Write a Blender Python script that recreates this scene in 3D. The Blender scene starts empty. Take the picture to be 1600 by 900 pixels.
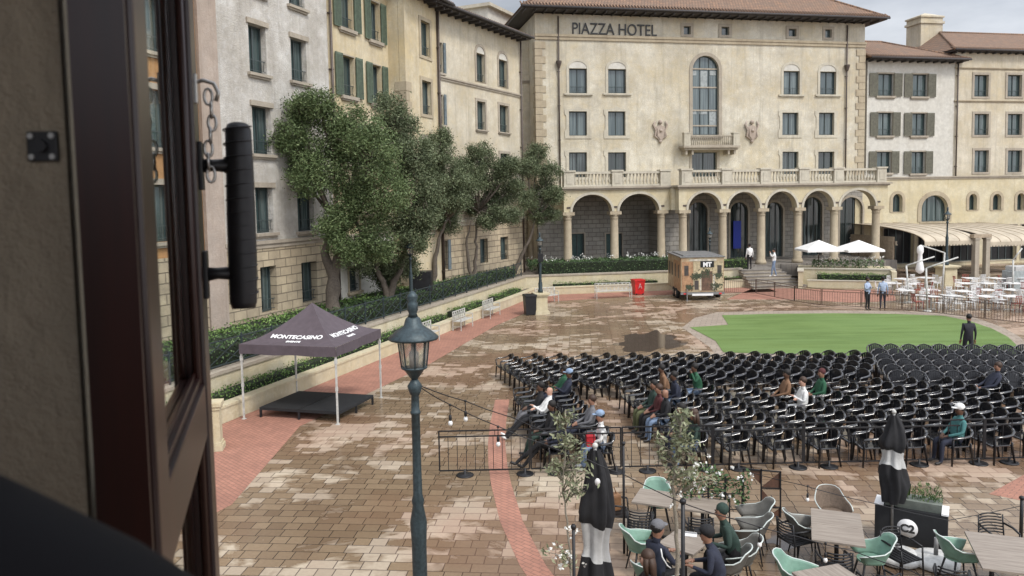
import bpy, bmesh, math, random
import numpy as np
from mathutils import Vector, Matrix
random.seed(7); RNG = np.random.default_rng(11)
R = math.radians
SC = bpy.context.scene
COL = SC.collection
# ------------------------------------------------------------------ camera
FPX, CX, CY = 1200.0, 800.0, 400.0           # focal length and optical centre in photo pixels
PITCH, ROLL = R(4.2), R(1.03)
EYE = Vector((0, 0, 6.2))
_F = Vector((0, math.cos(PITCH), -math.sin(PITCH)))
_r0 = Vector((1, 0, 0)); _u0 = _r0.cross(_F)
_R = _r0*math.cos(ROLL) - _u0*math.sin(ROLL)
_U = _r0*math.sin(ROLL) + _u0*math.cos(ROLL)
cd = bpy.data.cameras.new('camera'); cam = bpy.data.objects.new('camera', cd); COL.objects.link(cam)
M = Matrix((_R, _U, -_F)).transposed().to_4x4(); M.translation = EYE; cam.matrix_world = M
cd.sensor_width = 36; cd.lens = 36*FPX/1600; cd.shift_y = -(450-CY)/1600; cd.clip_start = .02; cd.clip_end = 3000
cd.dof.use_dof = True; cd.dof.focus_distance = 24; cd.dof.aperture_fstop = 9.5
SC.camera = cam
# ------------------------------------------------------------------ world, sun, exposure
SUN_EL, SUN_AZ = R(50), R(140)
w = bpy.data.worlds.new('World'); SC.world = w; w.use_nodes = True
nt = w.node_tree; nt.nodes.clear(); N = nt.nodes.new; L = nt.links.new
sky = N('ShaderNodeTexSky'); sky.sky_type = 'NISHITA'; sky.sun_disc = False
sky.sun_elevation = SUN_EL; sky.sun_rotation = SUN_AZ; sky.dust_density = 3; sky.air_density = 1.2
tc = N('ShaderNodeTexCoord'); mp = N('ShaderNodeMapping'); mp.inputs['Scale'].default_value = (1.6, 1.6, 5.0)
n1 = N('ShaderNodeTexNoise'); n1.inputs['Scale'].default_value = 2.2; n1.inputs['Detail'].default_value = 7; n1.inputs['Roughness'].default_value = .55
cr = N('ShaderNodeValToRGB'); cr.color_ramp.elements[0].position = .36; cr.color_ramp.elements[1].position = .66
cr.color_ramp.elements[0].color = (3.1, 3.3, 3.75, 1); cr.color_ramp.elements[1].color = (5.7, 5.85, 6.2, 1)
mx = N('ShaderNodeMix'); mx.data_type = 'RGBA'; mx.inputs['Factor'].default_value = .86
bg = N('ShaderNodeBackground'); bg.inputs['Strength'].default_value = .115
wo = N('ShaderNodeOutputWorld')
L(tc.outputs['Generated'], mp.inputs['Vector']); L(mp.outputs['Vector'], n1.inputs['Vector']); L(n1.outputs['Fac'], cr.inputs['Fac'])
vm = N('ShaderNodeVectorMath'); vm.operation = 'DOT_PRODUCT'; L(tc.outputs['Generated'], vm.inputs[0])
vm.inputs[1].default_value = (math.sin(SUN_AZ)*math.cos(SUN_EL), math.cos(SUN_AZ)*math.cos(SUN_EL), math.sin(SUN_EL))
mr = N('ShaderNodeMapRange'); mr.inputs[1].default_value = -.25; mr.inputs[2].default_value = .95; mr.inputs[3].default_value = .56; mr.inputs[4].default_value = 2.3; L(vm.outputs['Value'], mr.inputs[0])
ml = N('ShaderNodeVectorMath'); ml.operation = 'SCALE'; L(cr.outputs['Color'], ml.inputs[0]); L(mr.outputs[0], ml.inputs['Scale'])
L(sky.outputs['Color'], mx.inputs[6]); L(ml.outputs[0], mx.inputs[7]); L(mx.outputs[2], bg.inputs['Color']); L(bg.outputs[0], wo.inputs['Surface'])
sd = bpy.data.lights.new('sun', 'SUN'); sd.energy = 1.5; sd.angle = R(12); sd.color = (1, .95, .88)
so = bpy.data.objects.new('sun', sd); COL.objects.link(so)
sdir = Vector((math.sin(SUN_AZ)*math.cos(SUN_EL), math.cos(SUN_AZ)*math.cos(SUN_EL), math.sin(SUN_EL)))
so.rotation_euler = (-sdir).to_track_quat('-Z', 'Y').to_euler(); so.location = (0, -20, 60)
SC.view_settings.view_transform = 'Standard'; SC.view_settings.look = 'None'; SC.view_settings.exposure = 0.68; SC.view_settings.gamma = 1
# ------------------------------------------------------------------ pixel of the photo -> place in the world
def ray(px, py):
    return (_F*FPX + _R*(px-CX) + _U*(CY-py))
def G(px, py, z=0.0):
    d = ray(px, py); t = (z-EYE.z)/d.z; return EYE + d*t
def AT(px, py, y):                     # point of the ray at depth y
    d = ray(px, py); return EYE + d*(y/d.y)
class Plane:
    def __init__(s, px, y, ang, py=400):
        p = AT(px, py, y); s.o = Vector((p.x, p.y, 0)); s.a = ang
        s.u = Vector((math.cos(ang), math.sin(ang), 0)); s.n = Vector((-math.sin(ang), math.cos(ang), 0))
    def uv(s, px, py, d=0.0):
        r = ray(px, py); t = ((s.o + s.n*d) - EYE).dot(s.n)/r.dot(s.n); p = EYE + r*t
        return (p-s.o).dot(s.u), p.z
    def w(s, u, d, z=0): return s.o + s.u*u + s.n*d + Vector((0, 0, z))
# ------------------------------------------------------------------ materials
MATS = {}
class NT:
    def __init__(s, name):
        s.m = bpy.data.materials.new(name); s.m.use_nodes = True; s.t = s.m.node_tree
        s.b = s.t.nodes['Principled BSDF']; MATS[name] = s.m
    def n(s, k, **kw):
        x = s.t.nodes.new(k)
        for a, v in kw.items():
            if a.startswith('i_'):
                x.inputs[a[2:].replace('_', ' ')].default_value = v
            else: setattr(x, a, v)
        return x
    def l(s, a, b): s.t.links.new(a, b)
    def coords(s, scale=(1, 1, 1), rot=(0, 0, 0), planar=False):
        tc = s.n('ShaderNodeTexCoord'); src = tc.outputs['Object']
        if planar:
            sp = s.n('ShaderNodeSeparateXYZ'); cb = s.n('ShaderNodeCombineXYZ'); s.l(src, sp.inputs[0])
            s.l(sp.outputs[0], cb.inputs[0]); s.l(sp.outputs[2], cb.inputs[1]); src = cb.outputs[0]
        mp = s.n('ShaderNodeMapping'); mp.inputs['Scale'].default_value = scale; mp.inputs['Rotation'].default_value = rot
        s.l(src, mp.inputs[0]); return mp.outputs[0]
    def noise(s, vec, scale, detail=4, rough=.6, lo=.35, hi=.65, dist=0):
        x = s.n('ShaderNodeTexNoise'); x.inputs['Scale'].default_value = scale; x.inputs['Detail'].default_value = detail
        x.inputs['Roughness'].default_value = rough; x.inputs['Distortion'].default_value = dist; s.l(vec, x.inputs['Vector'])
        r = s.n('ShaderNodeMapRange'); r.inputs[1].default_value = lo; r.inputs[2].default_value = hi; s.l(x.outputs['Fac'], r.inputs[0]); return r.outputs[0]
    def mix(s, f, a, b, blend='MIX'):
        m = s.n('ShaderNodeMix', data_type='RGBA', blend_type=blend)
        for i, v in ((0, f), (6, a), (7, b)):
            if hasattr(v, 'links'): s.l(v, m.inputs[i])
            elif i == 0: m.inputs[0].default_value = v
            else: m.inputs[i].default_value = (*v, 1)
        return m.outputs[2]
    def bump(s, h, strength=.3, dist=.02):
        b = s.n('ShaderNodeBump'); b.inputs['Strength'].default_value = strength; b.inputs['Distance'].default_value = dist
        s.l(h, b.inputs['Height']); s.l(b.outputs[0], s.b.inputs['Normal'])
    def col(s, c):
        if hasattr(c, 'links'): s.l(c, s.b.inputs['Base Color'])
        else: s.b.inputs['Base Color'].default_value = (*c, 1)
    def rough(s, r):
        if hasattr(r, 'links'): s.l(r, s.b.inputs['Roughness'])
        else: s.b.inputs['Roughness'].default_value = r
def plain(name, c, rough=.6, metal=0, var=.25, scale=6, bump=.1, spec=None):
    t = NT(name); v = t.coords(); f = t.noise(v, scale, 5)
    t.col(t.mix(f, tuple(x*(1-var) for x in c), tuple(min(1, x*(1+var*.6)) for x in c))); t.rough(rough)
    t.b.inputs['Metallic'].default_value = metal
    if bump: t.bump(t.noise(v, scale*6, 3), bump, .01)
    return t.m
def plaster(name, a, b, stain, amt=.5, bump=.35):
    t = NT(name); v = t.coords(); big = t.noise(v, .3, 7, .72, .43, .58); mid = t.noise(v, 1.7, 6, .7, .36, .66)
    c = t.mix(big, a, b); c = t.mix(t_mul(t, mid, .75), c, tuple(x*.70 for x in b)); c = t.mix(t_mul(t, t.noise(v, 4.5, 5, .75, .5, .7), .6), c, tuple(min(.8, x*1.25) for x in a))
    st = t.coords(scale=(1.6, 1.6, .12)); s_ = t.noise(st, 1.3, 6, .7, .52, .78); b2 = t.noise(v, .5, 5, .7, .45, .7)
    c = t.mix(t_mul(t, s_, amt*1.25), c, stain); c = t.mix(t_mul(t, b2, amt*.8), c, stain)
    v3 = t.coords(scale=(5, 5, .22)); c = t.mix(t_mul(t, t.noise(v3, 1.1, 5, .7, .60, .75), amt), c, tuple(x*.6 for x in stain)); fine = t.noise(v, 9, 4, .75, .3, .7); c = t.mix(t_mul(t, fine, .42), c, tuple(x*.55 for x in a))
    t.col(c); t.rough(.9); t.bump(t.noise(v, 14, 6, .75, .2, .8), bump, .05); return t.m
def t_mul(t, a, k):
    m = t.n('ShaderNodeMath', operation='MULTIPLY'); t.l(a, m.inputs[0])
    if hasattr(k, 'links'): t.l(k, m.inputs[1])
    else: m.inputs[1].default_value = k
    return m.outputs[0]
def blocks(name, a, b, mortar, bw=.7, bh=.34, ms=.018, stain=(.12, .1, .08), planar=True, rot=(0, 0, 0), bump=.8):
    t = NT(name); v = t.coords(planar=planar, rot=rot)
    br = t.n('ShaderNodeTexBrick'); t.l(v, br.inputs['Vector']); br.inputs['Scale'].default_value = 1
    br.inputs['Brick Width'].default_value = bw; br.inputs['Row Height'].default_value = bh; br.inputs['Mortar Size'].default_value = ms
    br.inputs['Mortar Smooth'].default_value = .3
    br.inputs['Color1'].default_value = (*a, 1); br.inputs['Color2'].default_value = (*b, 1); br.inputs['Mortar'].default_value = (*mortar, 1)
    o = t.coords(); f = t.noise(o, 1.1, 6, .7, .42, .7); c = t.mix(t_mul(t, f, .5), br.outputs['Color'], stain)
    c = t.mix(t_mul(t, t.noise(o, 8, 4, .7), .25), c, tuple(x*.6 for x in a)); t.col(c); t.rough(.9)
    inv = t.n('ShaderNodeMath', operation='SUBTRACT'); inv.inputs[0].default_value = 1; t.l(br.outputs['Fac'], inv.inputs[1])
    t.bump(inv.outputs[0], bump, .03); return t.m
def leafmat(name, c1, c2, c3):
    t = NT(name); g = t.n('ShaderNodeNewGeometry'); r = t.n('ShaderNodeValToRGB'); t.l(g.outputs['Random Per Island'], r.inputs[0])
    e = r.color_ramp.elements; e[0].color = (*c1, 1); e[1].color = (*c3, 1); e.new(.55).color = (*c2, 1)
    v = t.coords(); f = t.noise(v, .9, 3, .6, .4, .6); t.col(t.mix(t_mul(t, f, .4), r.outputs[0], tuple(x*.55 for x in c2))); t.rough(.55)
    t.b.inputs['Specular IOR Level'].default_value = .22
    return t.m
def glassdark(name, c, rough=.07):
    t = NT(name); oi = t.n('ShaderNodeObjectInfo'); st = t.coords(scale=(9, 9, .3)); f = t.noise(st, 1, 3, .5, .45, .6)
    k = t_mul(t, oi.outputs['Random'], f); t.col(t.mix(k, c, (.13, .165, .165))); t.rough(rough); t.b.inputs['Specular IOR Level'].default_value = .8; return t.m
plaster('plaster_white', (.76, .74, .69), (.58, .54, .47), (.27, .23, .18), .7, .9)
plaster('plaster_yellow', (.60, .49, .29), (.68, .61, .46), (.33, .25, .15), .55)
plaster('plaster_cream', (.57, .49, .335), (.72, .685, .585), (.31, .28, .225), .75, .6)
plaster('plaster_pale', (.66, .64, .58), (.60, .58, .52), (.42, .38, .30), .4)
plaster('plaster_wing', (.56, .48, .33), (.69, .64, .53), (.32, .28, .21), .65, .5)
plaster('plaster_pink', (.42, .34, .28), (.48, .41, .35), (.28, .22, .17), .6)
plaster('plaster_orange', (.50, .27, .11), (.44, .24, .10), (.3, .18, .1), .5)
plaster('plaster_wallyellow', (.58, .50, .32), (.68, .62, .46), (.42, .34, .2), .45)
plaster('trim_stone', (.40, .35, .28), (.46, .41, .33), (.22, .18, .14), .6)
plaster('trim_light', (.56, .52, .42), (.60, .56, .46), (.3, .26, .2), .6)
plaster('quoin_stone', (.44, .37, .26), (.50, .43, .31), (.26, .2, .14), .6)
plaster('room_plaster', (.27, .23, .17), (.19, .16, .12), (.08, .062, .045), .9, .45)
blocks('block_wall', (.50, .42, .29), (.40, .33, .23), (.17, .14, .1), .72, .36, .022)
blocks('block_grey', (.33, .31, .27), (.26, .245, .22), (.13, .12, .1), .6, .33, .02)
blocks('roof_tiles', (.28, .165, .10), (.19, .12, .08), (.10, .065, .05), .24, .30, .03, (.13, .11, .09), False)
blocks('red_brick_paving', (.42, .20, .14), (.34, .165, .115), (.17, .10, .075), .2, .1, .008, (.16, .08, .06), False, (0, 0, R(45)), .3)
blocks('deck_tile', (.25, .23, .2), (.20, .18, .16), (.09, .08, .07), .4, .4, .012, (.1, .09, .08), False)
plain('green_shutter', (.10, .135, .095), .6); plain('olive_shutter', (.14, .135, .10), .6); plain('blue_shutter', (.16, .2, .22), .6)
plain('window_frame_dark', (.045, .06, .06), .5, var=.1)
glassdark('window_glass', (.035, .058, .058)); glassdark('window_glass_dark', (.018, .026, .026)); glassdark('glass_hotel', (.055, .078, .084))
plain('fascia', (.055, .05, .05), .7); plain('pipe_dark', (.08, .06, .05), .5); plain('letter_black', (.03, .03, .03), .5, bump=0)
plain('shade_dark', (.012, .012, .013), .9, bump=0); plain('door_teal', (.02, .055, .05), .5)
plain('black_plastic', (.012, .012, .014), .2, var=.1, bump=.05, scale=12)
plain('wet_plastic', (.02, .02, .022), .13, var=.1, bump=.05, scale=12, spec=1); MATS['wet_plastic'].node_tree.nodes['Principled BSDF'].inputs['Coat Weight'].default_value = .8
plain('black_metal', (.018, .018, .02), .45, .3, bump=0); plain('rust_metal', (.085, .05, .035), .6)
plain('lamp_green', (.04, .06, .068), .42, .35, bump=.15, scale=25, var=.35); plain('white_metal', (.50, .50, .47), .45)
plain('fabric_tent', (.085, .067, .078), .8, var=.12); plain('fabric_white', (.78, .78, .76), .8, var=.08); plain('fabric_black', (.012, .012, .014), .85)
plain('fabric_grey_white', (.42, .42, .41), .85, var=.15); plain('print_white', (.75, .75, .75), .6, var=.03, bump=0)
plain('awning_cloth', (.45, .39, .30), .85, var=.2, scale=1.2); plain('awning_rib', (.36, .29, .21), .85)
plain('stage_black', (.012, .013, .015), .75); plain('alu', (.65, .65, .65), .35, .7, bump=0)
plain('red_paint', (.55, .02, .02), .4); plain('tyre', (.012, .012, .012), .8); plain('chrome', (.7, .7, .7), .2, 1, bump=0)
plain('mint_plastic', (.165, .29, .225), .5, var=.2); plain('mint_rim', (.52, .57, .54), .45, var=.1); plain('grey_plastic', (.15, .145, .13), .5); plain('brown_weave', (.15, .11, .08), .8, scale=30)
plain('steel_grey', (.22, .22, .22), .5, .4); plain('stone_base', (.60, .60, .58), .7); plain('trough_grey', (.17, .19, .165), .7)
plain('bark', (.12, .10, .08), .9, scale=12, bump=.8); plain('bark_pale', (.26, .23, .18), .9, scale=12, bump=.6)
plain('wood_dark', (.085, .035, .02), .4, scale=3, bump=.2); plain('tan_leather', (.2, .1, .045), .6)
leafmat('olive_leaf', (.06, .08, .042), (.115, .145, .075), (.24, .275, .16))
leafmat('olive_leaf_bright', (.055, .085, .032), (.105, .15, .06), (.22, .275, .13))
leafmat('hedge_leaf', (.06, .12, .025), (.12, .21, .055), (.25, .36, .12)); leafmat('dark_hedge_leaf', (.04, .075, .03), (.07, .125, .05), (.16, .23, .10))
leafmat('sapling_leaf', (.12, .14, .08), (.22, .24, .14), (.42, .42, .28)); leafmat('flower_petal', (.6, .6, .56), (.75, .74, .7), (.85, .85, .8))
leafmat('blade_leaf', (.04, .08, .03), (.08, .14, .05), (.2, .24, .09))
# paving
def make_paving():
    t = NT('plaza_paving'); v = t.coords(rot=(0, 0, R(5)))
    def br(bw, bh, ms, c1, c2, off=.5, sq=1.0, vec=v):
        b = t.n('ShaderNodeTexBrick'); t.l(vec, b.inputs['Vector']); b.inputs['Scale'].default_value = 1; b.offset = off; b.squash = sq; b.squash_frequency = 2
        b.inputs['Brick Width'].default_value = bw; b.inputs['Row Height'].default_value = bh; b.inputs['Mortar Size'].default_value = ms; b.inputs['Mortar Smooth'].default_value = .2
        b.inputs['Color1'].default_value = (*c1, 1); b.inputs['Color2'].default_value = (*c2, 1); b.inputs['Mortar'].default_value = (.06, .045, .035, 1); return b
    b1 = br(.47, .30, .010, (.51, .435, .325), (.32, .255, .185), .43, .66)
    v2 = t.coords(rot=(0, 0, R(5)))
    o = t.coords(); patch = t.noise(o, .13, 4, .6, .46, .56); c = t.mix(t_mul(t, patch, .5), b1.outputs['Color'], (.36, .22, .155))
    rnd = br(.47, .30, .0, (0, 0, 0), (1, 1, 1), .43, .66)     # one random value for each slab
    m2 = t.n('ShaderNodeMath', operation='MULTIPLY_ADD'); t.l(rnd.outputs['Color'], m2.inputs[0]); m2.inputs[1].default_value = .17; 
    wv = t.coords(scale=(.75, 1.15, 1)); x = t.n('ShaderNodeTexNoise'); x.inputs['Scale'].default_value = .42; x.inputs['Detail'].default_value = 7; x.inputs['Roughness'].default_value = .62; x.inputs['Distortion'].default_value = .5
    t.l(wv, x.inputs['Vector']); t.l(x.outputs['Fac'], m2.inputs[2])
    wet = t.n('ShaderNodeMapRange'); wet.inputs[1].default_value = .665; wet.inputs[2].default_value = .605; t.l(m2.outputs[0], wet.inputs[0])
    f = t.noise(o, 14, 4, .7); c = t.mix(t_mul(t, f, .25), c, (.2, .15, .11))
    mul = t.mix(1.0, c, (.49, .415, .35), 'MULTIPLY')
    c = t.mix(wet.outputs[0], c, mul); t.col(c)
    rr = t.n('ShaderNodeMapRange'); rr.inputs[3].default_value = .78; rr.inputs[4].default_value = .24; t.l(wet.outputs[0], rr.inputs[0]); t.rough(rr.outputs[0])
    inv = t.n('ShaderNodeMath', operation='SUBTRACT'); inv.inputs[0].default_value = 1; t.l(b1.outputs['Fac'], inv.inputs[1]); t.bump(inv.outputs[0], .5, .008)
make_paving()
def make_lawn():
    t = NT('lawn_grass'); o = t.coords(); f = t.noise(o, .35, 4, .6); g = t.noise(o, 40, 3, .7)
    c = t.mix(f, (.098, .165, .033), (.145, .225, .055)); c = t.mix(t_mul(t, g, .5), c, (.07, .12, .02)); st = t.coords(scale=(.25, 2.2, 1)); c = t.mix(t_mul(t, t.noise(st, .8, 4, .6, .4, .6), .65), c, (.15, .24, .07)); t.col(c); t.rough(.9); t.bump(g, .5, .03)
make_lawn()
t = NT('table_wood'); v = t.coords(scale=(1.2, 14, 1)); f = t.noise(v, 1.6, 5, .6); t.col(t.mix(f, (.31, .265, .22), (.195, .16, .13))); t.rough(.45)
t = NT('sash_wood'); v = t.coords(scale=(12, 12, .8)); f = t.noise(v, 1.5, 5, .6); t.col(t.mix(f, (.030, .007, .005), (.012, .004, .0035))); t.rough(.33); t.b.inputs['Specular IOR Level'].default_value = .6
t = NT('clear_glass'); t.b.inputs['Transmission Weight'].default_value = 1; t.col((.93, .96, .95)); t.rough(.01); t.b.inputs['IOR'].default_value = 1.02
t = NT('lamp_glass'); t.b.inputs['Transmission Weight'].default_value = .75; t.col((.8, .76, .68)); t.rough(.25); t.b.inputs['IOR'].default_value = 1.05
t = NT('puddle_water'); t.col((.085, .065, .05)); t.rough(.03); t.b.inputs['Specular IOR Level'].default_value = .7
t = NT('tape_black'); v = t.coords(scale=(1, 1, 1)); f = t.noise(v, 30, 4); t.col(t.mix(f, (.006, .006, .008), (.014, .014, .017))); t.rough(.5)
t = NT('ledge_dark'); t.col((.006, .006, .008)); t.rough(.8); t.b.inputs['Specular IOR Level'].default_value = .2
t = NT('wrap_print'); v = t.coords(); f = t.noise(v, 1.4, 5, .6, .45, .6); g = t.noise(v, 4, 5, .7, .4, .65); c = t.mix(f, (.45, .36, .23), (.34, .21, .12)); t.col(t.mix(t_mul(t, g, .5), c, (.25, .2, .13))); t.rough(.4)
def cloth(name, c): plain(name, c, .85, var=.2, scale=14, bump=.25)
# ------------------------------------------------------------------ mesh builder and scene helpers
class MB:
    def __init__(s): s.v = []; s.f = []; s.sm = []; s.mi = []; s.cur = 0
    def add(s, vs, fs, smooth=False):
        o = len(s.v); s.v += [tuple(p) for p in vs]; s.f += [tuple(i+o for i in f) for f in fs]; s.sm += [smooth]*len(fs); s.mi += [s.cur]*len(fs); return s
    def box(s, x0, x1, y0, y1, z0, z1, bev=0):
        if bev:
            return s.bevbox(x0, x1, y0, y1, z0, z1, bev)
        v = [(x, y, z) for z in (z0, z1) for y in (y0, y1) for x in (x0, x1)]
        return s.add(v, [(0, 2, 3, 1), (4, 5, 7, 6), (0, 1, 5, 4), (2, 6, 7, 3), (0, 4, 6, 2), (1, 3, 7, 5)])
    def bevbox(s, x0, x1, y0, y1, z0, z1, b):
        bm = bmesh.new(); bmesh.ops.create_cube(bm, size=1)
        for v in bm.verts: v.co = Vector(((x0+x1)/2+v.co.x*(x1-x0), (y0+y1)/2+v.co.y*(y1-y0), (z0+z1)/2+v.co.z*(z1-z0)))
        bmesh.ops.bevel(bm, geom=bm.edges[:], offset=b, segments=2, affect='EDGES', profile=.7)
        bm.verts.index_update(); s.add([v.co for v in bm.verts], [[v.index for v in f.verts] for f in bm.faces], False); bm.free(); return s
    def bar(s, p, q, w, h=None, up=(0, 0, 1)):      # rectangular bar from p to q
        h = h or w; p = Vector(p); q = Vector(q); d = (q-p).normalized(); up = Vector(up)
        if abs(d.dot(up)) > .98: up = Vector((0, 1, 0)) if abs(d.y) < .9 else Vector((1, 0, 0))
        a = d.cross(up).normalized()*w/2; b = a.cross(d).normalized()*h/2
        v = [p-a-b, p+a-b, p+a+b, p-a+b, q-a-b, q+a-b, q+a+b, q-a+b]
        return s.add(v, [(0, 1, 2, 3), (7, 6, 5, 4), (0, 4, 5, 1), (1, 5, 6, 2), (2, 6, 7, 3), (3, 7, 4, 0)])
    def tube(s, pts, r, n=8, flat=None, cap=True):   # r number or list; flat=(a,b) gives an elliptical section
        pts = [Vector(p) for p in pts]; m = len(pts); rs = r if isinstance(r, (list, tuple)) else [r]*m
        vs = []; prev = None
        for i, p in enumerate(pts):
            d = (pts[min(i+1, m-1)]-pts[max(i-1, 0)]).normalized()
            if prev is None:
                ref = Vector((0, 0, 1)) if abs(d.z) < .9 else Vector((1, 0, 0)); a = d.cross(ref).normalized()
            else: a = (prev - d*prev.dot(d)).normalized()
            prev = a; b = d.cross(a)
            fa, fb = flat if flat else (1, 1)
            for k in range(n):
                t = 2*math.pi*k/n; vs.append(p + a*math.cos(t)*rs[i]*fa + b*math.sin(t)*rs[i]*fb)
        fs = [(i*n+k, i*n+(k+1) % n, (i+1)*n+(k+1) % n, (i+1)*n+k) for i in range(m-1) for k in range(n)]
        s.add(vs, fs, True)
        if cap: 
            o = len(s.v)-len(vs); s.f += [tuple(o+k for k in range(n))[::-1], tuple(o+(m-1)*n+k for k in range(n))]; s.sm += [False]*2; s.mi += [s.cur]*2
        return s
    def lathe(s, prof, n=16, c=(0, 0, 0), smooth=True):
        vs = []; c = Vector(c)
        for r, z in prof:
            for k in range(n):
                t = 2*math.pi*k/n; vs.append(c + Vector((r*math.cos(t), r*math.sin(t), z)))
        m = len(prof); fs = [(i*n+k, i*n+(k+1) % n, (i+1)*n+(k+1) % n, (i+1)*n+k) for i in range(m-1) for k in range(n)]
        fs += [tuple(range(n))[::-1], tuple((m-1)*n+k for k in range(n))]
        return s.add(vs, fs, smooth)
    def prism(s, poly, z0, z1):
        n = len(poly); vs = [(x, y, z0) for x, y in poly] + [(x, y, z1) for x, y in poly]
        return s.add(vs, [tuple(range(n))[::-1], tuple(range(n, 2*n))] + [(i, (i+1) % n, n+(i+1) % n, n+i) for i in range(n)])
    def ball(s, c, r, n=10, sq=(1, 1, 1)):
        vs = []; fs = []; m = max(4, n//2+1); c = Vector(c)
        for i in range(m+1):
            ph = math.pi*i/m
            for k in range(n):
                t = 2*math.pi*k/n; vs.append(c+Vector((r*sq[0]*math.sin(ph)*math.cos(t), r*sq[1]*math.sin(ph)*math.sin(t), -r*sq[2]*math.cos(ph))))
        for i in range(m):
            for k in range(n): fs.append((i*n+k, i*n+(k+1) % n, (i+1)*n+(k+1) % n, (i+1)*n+k))
        return s.add(vs, fs, True)
    def build(s, name, mat, parent=None, loc=None, rz=None):
        me = bpy.data.meshes.new(name); me.from_pydata(s.v, [], s.f); me.update()
        ms = mat if isinstance(mat, (list, tuple)) else [mat]
        for m in ms: me.materials.append(MATS[m])
        me.polygons.foreach_set('use_smooth', s.sm); me.polygons.foreach_set('material_index', [min(i, len(ms)-1) for i in s.mi])
        bm = bmesh.new(); bm.from_mesh(me); bmesh.ops.remove_doubles(bm, verts=bm.verts[:], dist=1e-5) if len(s.v) < 200 else None
        bmesh.ops.recalc_face_normals(bm, faces=bm.faces[:]); bm.to_mesh(me); bm.free()
        o = bpy.data.objects.new(name, me); COL.objects.link(o); o.parent = parent
        if loc is not None: o.location = loc
        if rz is not None: o.rotation_euler[2] = rz
        return o
def tag(o, label=None, cat=None, group=None, kind=None):
    if label: o['label'] = label
    if cat: o['category'] = cat
    if group: o['group'] = group
    if kind: o['kind'] = kind
    return o
def thing(name, label, cat, loc=(0, 0, 0), rz=0, group=None):
    o = bpy.data.objects.new(name, None); COL.objects.link(o); o.location = loc; o.rotation_euler = (0, 0, rz); o.empty_display_size = .2
    return tag(o, label, cat, group)
def copy_tree(o, parent=None):
    c = o.copy(); COL.objects.link(c); c.parent = parent
    for ch in list(o.children): copy_tree(ch, c)
    return c
def quadmesh(name, C, A, B, mat, parent=None):      # leaf cards: centres C, half axes A and B (numpy)
    n = len(C); V = np.empty((n, 4, 3), np.float32); V[:, 0] = C-A; V[:, 1] = C-B*.6; V[:, 2] = C+A; V[:, 3] = C+B*.6
    me = bpy.data.meshes.new(name); me.vertices.add(n*4); me.vertices.foreach_set('co', V.ravel())
    me.loops.add(n*4); me.loops.foreach_set('vertex_index', np.arange(n*4, dtype=np.int32))
    me.polygons.add(n); me.polygons.foreach_set('loop_start', np.arange(0, n*4, 4, dtype=np.int32)); me.polygons.foreach_set('loop_total', np.full(n, 4, np.int32))
    me.materials.append(MATS[mat]); me.update(); me.validate()
    o = bpy.data.objects.new(name, me); COL.objects.link(o); o.parent = parent; return o
def leaves(name, C, size, mat, parent=None, aspect=.45, up=0):
    n = len(C); A = RNG.normal(size=(n, 3)); A[:, 2] = A[:, 2]*.8+up; A /= np.linalg.norm(A, axis=1)[:, None]
    T = RNG.normal(size=(n, 3)); B = np.cross(A, T); B /= np.linalg.norm(B, axis=1)[:, None]+1e-9
    s = size*(.7+.6*RNG.random(n))[:, None]; return quadmesh(name, np.asarray(C), A*s/2, B*s*aspect, mat, parent)
def fill2d(outer, holes=(), thick=.3):       # polygon with holes in (x,z), slab from y=0 to y=thick -> verts, faces
    cu = bpy.data.curves.new('tmp', 'CURVE'); cu.dimensions = '2D'; cu.fill_mode = 'BOTH'; cu.extrude = thick/2
    for poly in [outer]+list(holes):
        sp = cu.splines.new('POLY'); sp.points.add(len(poly)-1)
        for p, (x, z) in zip(sp.points, poly): p.co = (x, z, 0, 1)
        sp.use_cyclic_u = True
    o = bpy.data.objects.new('tmp', cu); COL.objects.link(o); dg = bpy.context.evaluated_depsgraph_get()
    me = bpy.data.meshes.new_from_object(o.evaluated_get(dg)); vs = [(v.co.x, thick/2-v.co.z, v.co.y) for v in me.vertices]; fs = [tuple(p.vertices) for p in me.polygons]
    bpy.data.objects.remove(o); bpy.data.curves.remove(cu); bpy.data.meshes.remove(me); return vs, fs
def slab(mb, outer, holes=(), thick=.3, y=0.0):
    vs, fs = fill2d(outer, holes, thick); return mb.add([(a, b+y, c) for a, b, c in vs], fs)
def rect(s0, s1, z0, z1): return [(s0, z0), (s1, z0), (s1, z1), (s0, z1)]
def archrect(s0, s1, z0, zs, rise, n=12):      # rectangle to zs with an (elliptical) arch above
    c = (s0+s1)/2; a = (s1-s0)/2
    return [(s0, z0), (s1, z0)] + [(c+a*math.cos(math.pi*k/n), zs+rise*math.sin(math.pi*k/n)) for k in range(n+1)]
def text(body, size, mat, parent, name, loc, rot, extrude=.01, align='CENTER', squeeze=1, bold=0.0):
    cu = bpy.data.curves.new('t', 'FONT'); cu.body = body; cu.size = size; cu.extrude = extrude; cu.align_x = align; cu.offset = bold
    o = bpy.data.objects.new('t', cu); COL.objects.link(o); dg = bpy.context.evaluated_depsgraph_get(); me = bpy.data.meshes.new_from_object(o.evaluated_get(dg))
    for v in me.vertices: v.co.x *= squeeze
    bpy.data.objects.remove(o); bpy.data.curves.remove(cu); me.materials.clear(); me.materials.append(MATS[mat])
    q = bpy.data.objects.new(name, me); COL.objects.link(q); q.parent = parent; q.location = loc; q.rotation_euler = rot; return q
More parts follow.
